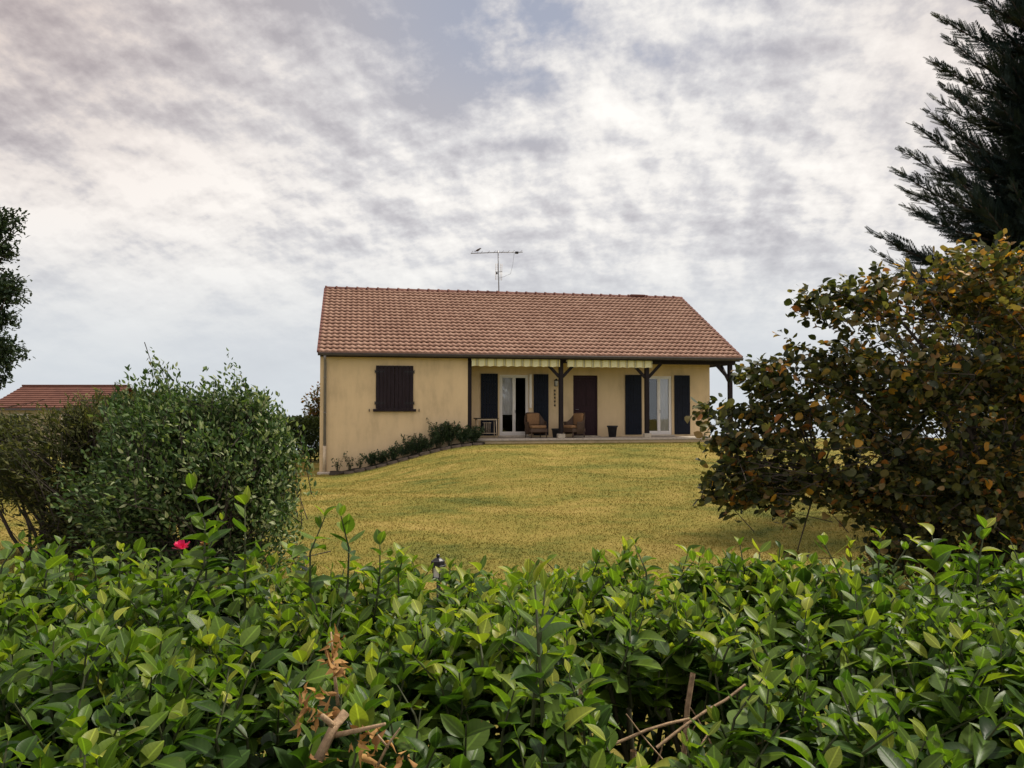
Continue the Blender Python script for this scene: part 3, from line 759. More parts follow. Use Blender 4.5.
def bird():
    p = HI(7.13 - .92, RIDGE_V + .04, RIDGE_Z + 1.755)
    sk = bmesh.new(); b = MB()
    prof = [(-.13, .004, .012), (-.08, .010, .014), (-.04, .03, .030), (0, .05, .044), (.045, .075, .046), (.08, .10, .034), (.105, .125, .030), (.135, .132, .024), (.155, .130, .010), (.175, .128, .003)]
    b.tube([(x, 0, z + .055) for x, z, r in prof], [r for x, z, r in prof], 10)
    for sy in (-1, 1): b.tube([(.02, sy * .016, .07), (.015, sy * .016, .0)], .004, 5)
    o = b.build('bird', M['bird'], None, True, p); o.rotation_euler = (0, 0, YAW)
    tag(o, 'small dark bird perched on the left arm of the antenna', 'bird')
    sk.free()
bird()

# ------------------------------------------------------------------ border along the house wall
def border():
    V = []; F = []; nu = 40
    for i in range(nu + 1):
        u = .35 + 5.25 * i / nu
        for j, v in enumerate((-.78, -.6, -.4, -.2, -.02)):
            w = loc2w(u, v); V.append((w[0], w[1], Gf(*w) + (.03 if j in (0,) else .075) + .02 * math.sin(u * 9 + j)))
    for i in range(nu):
        for j in range(4): a = i * 5 + j; F.append((a, a + 5, a + 6, a + 1))
    o = mesh_np('flower_bed', np.array(V), np.array(F), np.full(len(F), .5), M['soil']); tag(o, kind='structure')
    # edging of low blocks, each its own thing
    us = [1.0 + .36 * i for i in range(13)]
    for i, u in enumerate(us):
        w = loc2w(u, -.80); zb = Gf(*w)
        k = MB(); k.box(-.165, .165, -.06, .06, -.1, .07 + .03 * random.random(), b=.02); o = k.build('edging_block', M['stone'], None, False, (w[0], w[1], zb))
        o.rotation_euler = (0, R(-10) if 1 < u < 5 else 0, YAW + random.uniform(-.06, .06))
        tag(o, 'low weathered edging block bordering the flower bed under the ochre wall', 'edging block', 'edging blocks along the flower bed')
    spots = [(.62, .55, 'sp'), (1.02, .62, 'sp'), (1.35, .5, 'sp'), (1.75, .42, 'b'), (2.1, .48, 'b'), (2.45, .5, 'b'), (2.85, .52, 'b'), (3.15, .75, 'b'), (3.62, .62, 'b'), (4.02, .95, 'B'), (4.42, .8, 'B'), (4.85, .62, 'B'), (5.28, .55, 'B'), (3.35, .4, 'b')]
    lab = {'sp': ['nearly bare twiggy plant beside the downpipe foot', 'spindly thin-stemmed plant second from the downpipe', 'sparse wispy plant third from the downpipe'],
           'b': 'small leafy plant in the flower bed under the shuttered window', 'B': 'dense dark green plant in the flower bed near the veranda'}
    for i, (u, h, kd) in enumerate(spots):
        w = loc2w(u, -.38 + .1 * math.sin(i * 2.1)); zb = Gf(*w) + .07
        o = empty('border_plant', (w[0], w[1], zb))
        if kd == 'sp': tag(o, lab['sp'][i], 'plant', 'plants in the wall border')
        else: tag(o, lab[kd], 'plant', 'small leafy border plants' if kd == 'b' else 'dense border plants')
        k = MB(); tips = []
        ns = 9 if kd == 'sp' else (12 if kd == 'b' else 20)
        for q in range(ns):
            an = random.random() * 6.28; sp = random.uniform(.05, .42 if kd != 'sp' else .24); hh = h * random.uniform(.55, 1)
            t = (math.cos(an) * sp, math.sin(an) * sp * .7, hh); tips.append(t); k.tube([(t[0] * .1, t[1] * .1, -.05), (t[0] * .5, t[1] * .5, hh * .55), t], [.008, .006, .003], 5)
        k.build('stem', M['darktwig'], o)
        P = []; D = []
        per = 7 if kd == 'sp' else (52 if kd == 'b' else 70)
        for t in tips:
            t = np.array(t)
            for q in range(per):
                s = random.uniform(.3, 1.05); p = t * np.array([s, s, s]) + rng.normal(0, .03, 3); P.append(p); d = rng.normal(0, 1, 3); d[2] += .3; D.append(d)
        P = np.array(P); D = np.array(D); U = rng.normal(0, .6, P.shape) + (0, 0, 1)
        spread_leaves('foliage', T_OVAL, P, D, U, rng.uniform(.05, .10, len(P)), rng.random(len(P)), M['plant'], o)
border()

# ------------------------------------------------------------------ foliage builders
def sample_tips(n, ells, shell=.35, clump=None):
    """points in a union of ellipsoids (centre, radii, weight)"""
    w = np.array([e[2] for e in ells], float); w /= w.sum(); ids = rng.choice(len(ells), n, p=w)
    d = nrm(rng.normal(0, 1, (n, 3))); r = rng.random((n, 1)) ** shell
    c = np.array([e[0] for e in ells])[ids]; ra = np.array([e[1] for e in ells])[ids]
    return c + d * r * ra
def clumpy(P, f, cut, seed=0):
    ph = np.array([1.3, 2.1, .7]) + seed
    v = np.sin(P[:, 0] * f + ph[0]) * np.sin(P[:, 1] * f * 1.1 + ph[1]) + np.sin(P[:, 2] * f * 1.2 + ph[2]) * .8 + np.sin((P[:, 0] + P[:, 2]) * f * 2.1 + seed) * .4
    return v > cut
def leaves_on_twigs(tips, axis, tl, nleaf, jitter=.02, spread=1.0, droop=0.0):
    n = len(tips); axis = nrm(axis)
    t = np.linspace(0, 1, nleaf)[None, :] + rng.random((n, nleaf)) * .1
    tlv = np.broadcast_to(np.asarray(tl, float), (n,))
    P = tips[:, None] - axis[:, None] * (tlv[:, None] * (1 - t))[..., None]
    P[..., 2] -= droop * (t * tlv[:, None]) ** 2
    perp = nrm(np.cross(np.broadcast_to(axis[:, None], P.shape), rng.normal(0, 1, P.shape)))
    D = axis[:, None] * (.55 + .5 * t[..., None]) + perp * spread
    P = P + rng.normal(0, jitter, P.shape)
    return P.reshape(-1, 3), D.reshape(-1, 3)
def twig_tubes(mb, tips, axis, tl, r0=.006, r1=.002, bend=.1):
    for p, a, l in zip(tips, nrm(axis), np.broadcast_to(tl, (len(tips),))):
        m = p - a * l * .5 + rng.normal(0, bend * l * .3, 3)
        mb.tube([p - a * l, m, p], [r0, (r0 + r1) / 2, r1], 4, caps=False)
def limb(mb, a, b, r0, r1, sag=.15, seg=7, n=7, wob=.05):
    a = np.array(a, float); b = np.array(b, float); pts = []; rs = []
    Ln = np.linalg.norm(b - a); off = rng.normal(0, wob * Ln, 3)
    for i in range(seg + 1):
        t = i / seg; p = a + (b - a) * t; p = p + off * math.sin(math.pi * t) + np.array((0, 0, 1)) * sag * Ln * math.sin(math.pi * t) + rng.normal(0, .012 * Ln, 3) * (0 < i < seg)
        pts.append(p); rs.append(r0 + (r1 - r0) * t)
    mb.tube(pts, rs, n, caps=False); return pts

# ------------------------------------------------------------------ autumn hazel at the right
def hazel():
    Y = 6.6; base = at(985, 560, Y); base[2] = Gf(base[0], base[1])
    o = tag(empty('autumn_tree', tuple(base)), 'bushy autumn tree with brown, orange and dark green leaves right of the house', 'tree')
    E = []
    def e(px, py, rpx, rpy, w, dy=0, ry=.5):
        c = at(px, py, Y + dy); s = (Y + dy) / FPX; E.append((c - base, np.array((rpx * s, ry, rpy * s)), w))
    e(950, 400, 100, 120, 5, .2, .9); e(1010, 330, 90, 85, 4, .2, .8); e(880, 370, 85, 75, 3, 0, .6); e(1060, 450, 120, 160, 6, .5, 1.0)
    e(860, 440, 95, 60, 3, -.1, .6); e(800, 405, 62, 46, 2.4, 0, .45); e(755, 435, 52, 40, 1.7, -.2, .35); e(722, 455, 26, 24, .5, -.2, .25)
    e(760, 475, 40, 30, .6, -.2, .3); e(815, 335, 46, 44, 1.5, .1, .4); e(800, 300, 20, 16, .2, .1, .2); e(755, 375, 20, 20, .3, 0, .2); e(870, 290, 50, 32, .8, .1, .4)
    e(960, 275, 60, 35, 1.0, .1, .5); e(930, 490, 90, 50, 3, 0, .7); e(800, 478, 45, 26, .6, -.1, .35); e(772, 510, 12, 28, .16, -.2, .15); e(985, 525, 80, 40, 2.5, .2, .6); e(1005, 255, 40, 25, .7, .1, .4); e(728, 410, 24, 14, .2, -.2, .2)
    e(865, 515, 30, 22, .6, 0, .3); e(745, 490, 26, 20, .3, -.2, .2); e(712, 480, 14, 14, .15, -.25, .15); e(697, 415, 15, 16, .30, -.3, .15); e(775, 545, 9, 16, .07, -.25, .1); e(705, 492, 10, 10, .08, -.3, .1); e(960, 552, 105, 26, 2.6, .1, .6); e(880, 545, 36, 20, .7, 0, .3); e(842, 480, 40, 24, .6, 0, .3); e(1090, 340, 90, 120, 3, .3, .9)
    tips = sample_tips(3500, E, .38); keep = clumpy(tips, 6.0, -.42) & (clumpy(tips, 9.5, -.35, 3) | (tips[:, 0] > -.9)); tips = tips[keep]
    cen = np.array((.1, 0, .9)); ax = nrm(tips - cen) + rng.normal(0, .45, tips.shape); ax[:, 2] += .05
    tl = rng.uniform(.18, .42, len(tips))
    P, D = leaves_on_twigs(tips, ax, tl, 13, .022, .9, .3); D[:, 2] -= .2
    U = rng.normal(0, .55, P.shape) + (0, 0, 1)
    # the sunny top of the crown has turned, the low inside leaves are still green
    rel = P - np.array((0, 0, 0)); topness = sst(P[:, 2], 1.5, 2.75) * sst(P[:, 0], -1.9, .6)
    tint = np.clip(rng.normal(.38, .20, len(P)) + .10 * topness + (rng.random(len(P)) < .07 + .12 * topness) * .36, 0, 1)
    spread_leaves('crown', T_ROUND, P, D, U, rng.uniform(.034, .084, len(P)), tint, M['hazel'], o)
    k = MB(); twig_tubes(k, tips[::3], ax[::3], tl[::3] * 1.6, .005, .0015); k.build('twig', M['bark'], o)
    k = MB(); idx = rng.choice(len(tips), 95, replace=False)
    stems = [at(px, py, Y + dy) - base for px, py, dy in ((870, 440, 0), (930, 380, .2), (1000, 330, .3), (1060, 360, .4), (820, 470, -.1), (1090, 450, .6), (900, 320, .1), (960, 440, -.3))]
    allp = []
    for s in stems:
        b0 = rng.normal(0, .08, 3); b0[2] = -.05
        allp += limb(k, b0, s, .032, .012, .12, 9, 8)
    allp = np.array(allp)
    for i in idx:
        d = np.linalg.norm(allp - tips[i], axis=1) + (allp[:, 2] > tips[i][2]) * .5; a = allp[np.argmin(d)]
        limb(k, a, tips[i] - nrm(ax[i]) * tl[i] * .5, .011, .004, .05, 5, 5)
    k.build('trunk', M['bark'], o, True)
hazel()

# ------------------------------------------------------------------ silvery shrub and olive shrub at the left
def left_shrubs():
    Y = 7.9; base = at(195, 560, Y); base[2] = Gf(base[0], base[1])
    o = tag(empty('silvery_shrub', tuple(base)), 'large silvery green shrub with flickering pale leaves left of the lawn', 'shrub')
    E = []
    def e(px, py, rpx, rpy, w, dy=0, ry=.5):
        c = at(px, py, Y + dy); s = (Y + dy) / FPX; E.append((c - base, np.array((rpx * s, ry, rpy * s)), w))
    e(195, 465, 95, 75, 5, 0, .9); e(235, 440, 48, 58, 2.5, 0, .7); e(160, 425, 60, 50, 2.5, .1, .7); e(265, 500, 36, 56, 2, -.1, .6); e(130, 500, 80, 55, 3, -.3, .7); e(215, 525, 95, 45, 3, -.2, .8); e(200, 400, 55, 28, 1.2, .1, .5); e(272, 450, 22, 40, .8, 0, .4)
    e(100, 540, 60, 30, 1.4, -.4, .5); e(285, 535, 24, 34, .9, -.2, .4); e(190, 556, 115, 26, 2.0, -.2, .6); e(165, 400, 40, 25, .8, .1, .4); e(250, 410, 28, 25, .6, .1, .4)
    # upright leading shoots
    lead = [(152, 352, 18), (165, 366, 20), (178, 372, 14), (205, 372, 18), (228, 356, 16), (240, 372, 16), (256, 388, 14), (276, 398, 12), (140, 385, 18), (190, 386, 16), (262, 402, 14), (286, 425, 12), (120, 398, 15), (215, 380, 12)] + [(x_, 392 - 14 * math.sin((x_ - 110) * .035) + random.uniform(-14, 12) + max(0, x_ - 255) * .9, 14) for x_ in range(112, 300, 8)] + [(x_, y_, 12) for x_, y_ in ((165, 450), (205, 440), (240, 470), (120, 470), (185, 490), (270, 480), (225, 510), (290, 500), (150, 510), (100, 500))]
    tips = sample_tips(5600, E, .45); tips = tips[clumpy(tips, 3.6, -.45, 2)]
    cen = np.array((0, 0, .5)); ax = nrm(tips - cen) + rng.normal(0, .4, tips.shape) + (-.15, 0, .45)
    tl = rng.uniform(.18, .4, len(tips)); P, D = leaves_on_twigs(tips, ax, tl, 9, .02, .8)
    for px, py, ln in lead:
        p = at(px, py, Y + random.uniform(-.2, .3)) - base; n = 1
        tp = p[None] + np.array([[0, 0, 0], [.05, .05, -.12], [-.07, 0, -.2], [.1, 0, -.28], [-.1, 0, -.33]]); a_ = np.array([[-.05 + random.uniform(-.3, .3), random.uniform(-.3, .1), 1]] * 5)
        P2, D2 = leaves_on_twigs(tp, a_, .5, 26, .016, .8); P = np.concatenate([P, P2]); D = np.concatenate([D, D2]); tips = np.concatenate([tips, tp]); ax = np.concatenate([ax, a_]); tl = np.concatenate([tl, np.full(5, .5)])
    D[:, 0] -= .25
    U = rng.normal(0, .8, P.shape) + (.3, -.3, .7)
    right = sst(P[:, 0], -.6, 1.1)
    tint = np.clip(rng.normal(.42, .16, len(P)) + (rng.random(len(P)) < .13 + .17 * right) * .45, 0, 1)
    spread_leaves('foliage', T_OVAL, P, D, U, rng.uniform(.034, .072, len(P)), tint, M['shrub'], o)
    k = MB(); twig_tubes(k, tips[::4], ax[::4], tl[::4] * 1.5, .006, .002)
    for i in rng.choice(len(tips), 60, replace=False): limb(k, rng.normal(0, .12, 3) * (1, 1, 0), tips[i] - nrm(ax[i]) * .2, .022, .005, .05, 6, 5)
    k.build('stem', M['bark'], o)

    Y = 8.6; base = at(70, 560, Y); base[2] = Gf(base[0], base[1])
    o = tag(empty('olive_shrub', tuple(base)), 'wide olive brown arching shrub at the left edge in front of the neighbouring roof', 'shrub')
    E = []
    e2 = lambda px, py, rpx, rpy, w, dy=0, ry=.5: E.append((at(px, py, Y + dy) - base, np.array((rpx * Y / FPX, ry, rpy * Y / FPX)), w))
    e2(70, 455, 85, 52, 4, 0, .8); e2(110, 420, 70, 32, 2.2, .1, .6); e2(25, 450, 60, 40, 2, 0, .7); e2(85, 500, 60, 42, 2, 0, .7); e2(-30, 460, 60, 55, 2, .2, .8); e2(150, 400, 35, 18, .7, .2, .4); e2(60, 425, 50, 28, 1.2, .1, .5); e2(10, 425, 40, 22, .8, .2, .5); e2(125, 402, 45, 20, 1.0, .2, .5); e2(100, 535, 75, 28, 1.8, -.1, .6); e2(175, 395, 30, 14, .5, .3, .3); e2(18, 418, 50, 14, 1.1, .3, .4); e2(-30, 422, 40, 18, .8, .3, .4)
    tips = sample_tips(4200, E, .45); tips = tips[clumpy(tips, 3.4, -.6, 5)]
    ax = nrm(tips - np.array((.4, 0, .2))) + rng.normal(0, .35, tips.shape); ax[:, 2] -= .05; ax[:, 0] -= .15
    tl = rng.uniform(.3, .6, len(tips)); P, D = leaves_on_twigs(tips, ax, tl, 13, .012, .55, .35)
    U = rng.normal(0, .7, P.shape) + (0, 0, .7)
    tint = np.clip(rng.normal(.42, .2, len(P)) + .22 * sst(P[:, 2], 1.0, 2.0), 0, 1)  # tint lightened towards the top, imitating light on the upper leaves
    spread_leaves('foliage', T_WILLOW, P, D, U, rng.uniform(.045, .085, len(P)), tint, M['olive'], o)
    k = MB(); twig_tubes(k, tips[::4], ax[::4], tl[::4] * 1.3, .005, .0015)
    for i in rng.choice(len(tips), 60, replace=False): limb(k, rng.normal(0, .15, 3) * (1, 1, 0), tips[i] - nrm(ax[i]) * .2, .02, .004, .10, 7, 5)
    k.build('stem', M['bark'], o)
left_shrubs()

# ------------------------------------------------------------------ cypress at the right edge
def conifer():
    Y = 12.0; ax0 = at(1068, 400, Y); base = np.array((ax0[0], Y, Gf(ax0[0], Y)))
    o = tag(empty('cypress_tree', tuple(base)), 'tall dark conifer with feathery drooping sprays rising at the right edge', 'tree')
    vs = [(-.006, 0, 0), (.006, 0, 0), (.004, 1, 0), (-.004, 1, 0)]; fs = [(0, 1, 2, 3)]
    for i in range(11):
        t = .06 + .085 * i; l = .34 * (1 - .62 * t) + .03
        for sg in (-1, 1):
            a = R(42) + .1 * math.sin(i * 3 + sg); dx, dy = sg * math.sin(a), math.cos(a); w = .026; q = len(vs)
            vs += [(0, t, 0), (dx * l * .5 - dy * w, t + dy * l * .5 + dx * w, .02), (dx * l, t + dy * l, -.03), (dx * l * .5 + dy * w, t + dy * l * .5 - dx * w, .02)]
            fs.append((q, q + 1, q + 2, q + 3))
            for sg2 in (-1, 1):
                bx, by = dx * l * .45, t + dy * l * .45; a2 = a * sg + sg2 * R(38); ex, ey = math.sin(a2) * l * .38, math.cos(a2) * l * .38; q = len(vs)
                vs += [(bx, by, .01), (bx + ex * .5 - ey * .14, by + ey * .5 + ex * .14, .015), (bx + ex, by + ey, -.02), (bx + ex * .5 + ey * .14, by + ey * .5 - ex * .14, .015)]; fs.append((q, q + 1, q + 2, q + 3))
    TF = (np.array(vs), np.array(fs))
    H = 10.6 - base[2]; P = []; D = []; SZ = []; T = []; k = MB()
    k.tube([(0, 0, -.1), (.03, 0, 3), (-.02, 0, 6), (0, 0, H)], [.22, .17, .10, .02], 10, caps=False); 
    def branch(a, tip, full=1.0):
        a = np.array(a, float); tip = np.array(tip, float); L_ = np.linalg.norm(tip - a); n = max(5, int(L_ * 8))
        pts = []
        for i in range(n + 1):
            t = i / n; p = a + (tip - a) * t; p[2] += -.10 * L_ * math.sin(math.pi * t) ; pts.append(p)
        k.tube(pts[::2] + ([pts[-1]] if (n % 2) else []), list(np.linspace(.03, .006, len(pts[::2]) + (n % 2))), 5, caps=False)
        for i in range(int(n * .18), n + 1):
            t = i / n; d = nrm(pts[min(i + 1, n)] - pts[max(i - 1, 0)])
            for q in range(5 if i < n else 3):
                s = nrm(np.cross(d, rng.normal(0, 1, 3)))
                dd = nrm(d + s * (.85 * (1 - .35 * t)) + np.array((0, 0, .22))) if i < n else nrm(d + s * .25)
                P.append(pts[i] + rng.normal(0, .012, 3)); D.append(dd); SZ.append(rng.uniform(.26, .52) * (1.35 - 1.0 * t)); T.append(np.clip(rng.normal(.4 + .2 * t, .2), 0, 1))
    def tipfan(tip, d):
        for q in range(7): P.append(tip - d * .09 * q); D.append(nrm(d + rng.normal(0, .16, 3))); SZ.append(.13 + .035 * q); T.append(.5)
    for (px, py, dz) in ((968, -8, -.5), (940, 18, -.55), (950, 40, -.6), (932, 62, -.5), (945, 88, -.6), (930, 113, -.75), (918, 128, -.7), (904, 152, -.6), (898, 172, -.6), (905, 190, -.5), (912, 212, -.4), (875, 234, -.55), (895, 246, -.4), (910, 255, -.3), (955, 140, -.9), (940, 165, -.8)):
        tip = at(px, py, Y + rng.uniform(-.3, .3)) - base; branch((0, 0, tip[2] + dz * 1.2), tip); tipfan(tip, nrm(tip - np.array((0, 0, tip[2] + dz * 1.9))))
    for i in range(300):
        z = 1.0 + (H - 1.2) * rng.random() ** 1.1; r_ = (10.5 - base[2] - z) * .41 * rng.uniform(.45, 1.02); an = rng.random() * 6.283
        if z > H - .6: r_ *= .6
        branch((0, 0, max(.4, z - .55 - .1 * r_)), (math.cos(an) * r_, math.sin(an) * r_, z + .15))
    P = np.array(P); D = np.array(D); U = rng.normal(0, .6, P.shape) + (0, 0, 1)
    spread_leaves('crown', TF, P, D, U, np.array(SZ), np.array(T), M['conifer'], o)
    k.build('trunk', M['bark'], o, True)
conifer()

# ------------------------------------------------------------------ oak at the left edge
def oak():
    Y = 12.5; b = at(-85, 500, Y); base = np.array((b[0], Y, Gf(b[0], Y)))
    o = tag(empty('oak_tree', tuple(base)), 'broadleaf tree whose dark leafy branches reach in at the left edge', 'tree')
    E = []
    e = lambda px, py, rpx, rpy, w, dy=0, ry=.45: E.append((at(px, py, Y + dy) - base, np.array((rpx * Y / FPX, ry, rpy * Y / FPX)), w))
    e(-10, 222, 34, 16, 2.6); e(-4, 248, 18, 10, .8); e(0, 288, 28, 18, 2.6); e(-10, 318, 24, 16, 1.6); e(-4, 352, 28, 18, 2.6); e(-14, 378, 20, 12, 1.2)
    e(-130, 210, 80, 70, 5, .3, 1.3); e(-90, 300, 80, 80, 6, .3, 1.3); e(-160, 240, 90, 100, 6, 0, 1.4); e(-45, 260, 30, 90, 2, 0, .7)
    tips = sample_tips(2700, E, .5); ax = nrm(tips - np.array((0, 0, 3))) + rng.normal(0, .5, tips.shape)
    tl = rng.uniform(.15, .35, len(tips)); P, D = leaves_on_twigs(tips, ax, tl, 9, .04, .9); U = rng.normal(0, .6, P.shape) + (0, 0, 1)
    spread_leaves('crown', T_OAK, P, D, U, rng.uniform(.06, .10, len(P)), rng.random(len(P)), M['oak'], o)
    k = MB(); tr = limb(k, (0, 0, -.1), (-.1, 0, 4.2), .19, .09, 0, 8, 10, .02)
    for i in rng.choice(len(tips), 70, replace=False):
        a = tr[random.randint(4, 8)]; limb(k, a, tips[i], .035, .006, .06, 6, 5)
    for px, py in ((-5, 225), (0, 292), (-5, 355)): limb(k, tr[5], at(px, py, Y) - base, .04, .008, .03, 7, 6)
    k.build('trunk', M['bark'], o, True)
oak()

# ------------------------------------------------------------------ things in the distance
def far_house():
    x0, x1, Y0 = -31.7, -24.8, 48.0
    o = tag(empty('neighbour_house', (0, 0, 0)), 'neighbouring house with a low red-brown tiled roof behind the olive shrub', 'house')
    ev, rz, rv = 1.72, 3.12, 51.6; zg = -1.9
    k = MB(); k.box(x0 + .4, x1 - .4, Y0 + .5, 54.6, zg, ev + .05); k.add([(x0 + .4, Y0 + .5, ev + .05), (x0 + .4, 54.6, ev + .05), (x0 + .4, rv, rz - .12)], [(2, 1, 0)]); k.add([(x1 - .4, Y0 + .5, ev + .05), (x1 - .4, 54.6, ev + .05), (x1 - .4, rv, rz - .12)], [(0, 1, 2)]); k.build('wall', M['wall_far'], o)
    k = MB(); rows = 11
    for sd_ in (0, 1):
        f = (lambda v: v) if not sd_ else (lambda v: 2 * rv - v)
        for r_ in range(rows):
            t0, t1 = r_ / rows, (r_ + 1) / rows; a = Y0 + (rv - Y0) * t0; b = Y0 + (rv - Y0) * t1; za = ev + (rz - ev) * t0; zb = ev + (rz - ev) * t1
            m = 24
            for i in range(m):
                p = x0 + (x1 - x0) * i / m; q = x0 + (x1 - x0) * (i + 1) / m
                vs = [(p, f(a), za - .02), (q, f(a), za - .02), (q, f(a), za + .06), (p, f(a), za + .06), (q, f(b), zb + .01), (p, f(b), zb + .01)]
                k.add(vs, [(0, 1, 2, 3), (3, 2, 4, 5)] if not sd_ else [(3, 2, 1, 0), (5, 4, 2, 3)], random.random())
    k.box(x0 - .02, x1 + .02, rv - .12, rv + .12, rz, rz + .12, .3, .03)
    k.build('roof', M['tile_far'], o)
    k = MB(); k.box(x0 + .1, x1 - .1, Y0 - .08, Y0 - .02, ev - .14, ev - .02); k.build('gutter', M['gutter'], o)
    for uu in (-30.0, -26.8):
        k = MB(); k.box(uu - .6, uu + .6, Y0 + .46, Y0 + .497, .2, 1.35); w_ = k.build('window', M['pvc'], o)
        k = MB(); k.box(uu - .52, uu + .52, Y0 + .45, Y0 + .458, .27, 1.28); k.build('pane', M['shutter_blue'], w_)
far_house()

def field_hedge():
    o = tag(empty('boundary_hedge', (-10.4, 34, -.62)), 'clipped green boundary hedge left of the bungalow', 'hedge')
    def cloud(n, x0, x1, y0, y1, z1):
        P = np.stack([rng.uniform(x0, x1, n), rng.uniform(y0, y1, n), rng.random(n) ** .6 * z1], -1)
        f = rng.random(n); P[:, 1] = np.where(f < .5, y0 + rng.normal(0, .06, n), P[:, 1]); P[:, 2] = np.where(f > .8, z1 + rng.normal(0, .06, n), P[:, 2]); return P
    P = cloud(20000, -6, 3.0, -.5, .5, 1.78); D = rng.normal(0, 1, P.shape) + (0, -.4, .5); U = rng.normal(0, .7, P.shape) + (0, 0, 1)
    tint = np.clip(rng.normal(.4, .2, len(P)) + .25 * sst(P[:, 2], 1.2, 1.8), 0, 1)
    spread_leaves('foliage', T_OVAL, P, D, U, rng.uniform(.12, .2, len(P)), tint, M['fieldhedge'], o)
    k = MB()
    for i in range(24): x = -6 + 9 * i / 23; k.tube([(x, 0, -.3), (x + .05, 0, 1.5)], [.04, .015], 5)
    for i in range(60): x = random.uniform(-6, 3); k.tube([(x, random.uniform(-.3, .3), .3), (x + random.uniform(-.4, .4), random.uniform(-.5, .3), 1.6)], [.02, .006], 4)
    k.build('stem', M['bark'], o)
    Y = 37.0; b = at(322, 470, Y); base = np.array((b[0], Y, Gf(b[0], Y)))
    o = tag(empty('thin_tree', tuple(base)), 'sparse brownish young tree showing beside the left corner of the bungalow', 'tree')
    E = [((np.array((0, 0, 2.6))), np.array((.95, .7, 1.0)), 1), (np.array((-.35, 0, 2.1)), np.array((.7, .5, .5)), .5)]
    tips = sample_tips(170, E, .5); ax = nrm(tips - np.array((0, 0, 1.4))) + rng.normal(0, .3, tips.shape); tl = rng.uniform(.2, .5, len(tips))
    P, D = leaves_on_twigs(tips, ax, tl, 6, .05, .9); U = rng.normal(0, .7, P.shape) + (0, 0, 1)
    spread_leaves('crown', T_ROUND, P, D, U, rng.uniform(.09, .15, len(P)), np.clip(rng.normal(.6, .18, len(P)), 0, .88), M['hazel'], o)
    k = MB(); limb(k, (0, 0, -.1), (0, 0, 2.4), .05, .02, 0, 6, 6, .02); twig_tubes(k, tips, ax, tl * 1.5, .010, .004)
    for i in range(0, len(tips), 6): limb(k, (0, 0, 1.4 + .8 * random.random()), tips[i], .016, .006, 0, 5, 4)
    k.build('trunk', M['bark'], o)
field_hedge()

def garden_box():
    p = at(270, 462, 15.5); z0 = Gf(p[0], p[1]); o = tag(empty('garden_box', (p[0], p[1], z0), R(8)), 'dark plum garden box with pale sloping lid glimpsed through the silvery shrub', 'garden box')
    top = 1.6 - 47 * 15.5 / FPX - z0
    k = MB(); k.box(-.25, .25, -.2, .2, 0, top, b=.008); k.build('body', M['plum'], o)
    k = MB(); k.add([(-.30, -.26, top + .004), (.30, -.26, top + .004), (.30, .24, top + .17), (-.30, .24, top + .17), (-.30, -.26, top + .03), (.30, -.26, top + .03), (.30, .24, top + .20), (-.30, .24, top + .20)], [(3, 2, 1, 0), (4, 5, 6, 7), (0, 1, 5, 4), (1, 2, 6, 5), (2, 3, 7, 6), (3, 0, 4, 7)]); k.build('lid', M['bonewhite'], o)
garden_box()

def lantern():
    p = at(438, 570, 6.0); z0 = Gf(p[0], p[1]); top = at(438, 554, 6.0)[2] - z0
    o = tag(empty('garden_lantern', (p[0], p[1], z0), R(20)), 'small black garden lantern standing on the lawn just behind the hedge', 'lantern')
    k = MB(); k.tube([(0, 0, -.05), (0, 0, top - .19)], .012, 8); k.build('stake', M['black'], o, True)
    k = MB(); k.lathe((0, 0, top), [(.006, 0), (.014, -.006), (.015, -.016), (.008, -.024), (.026, -.032), (.044, -.046), (.053, -.05), (.056, -.078), (.064, -.082), (.064, -.09), (.03, -.092)], 8); k.build('cap', M['black'], o)
    k = MB(); k.lathe((0, 0, top), [(.038, -.086), (.034, -.170)], 4); k.build('lamp_glass', M['lampglass'], o)
    k = MB(); k.lathe((0, 0, top), [(.040, -.170), (.045, -.178), (.02, -.195)], 8)
    for i in range(4): an = R(90 * i); k.bar((.042 * math.cos(an), .042 * math.sin(an), top - .084), (.038 * math.cos(an), .038 * math.sin(an), top - .172), .007, .007)
    k.build('frame', M['black'], o)
lantern()

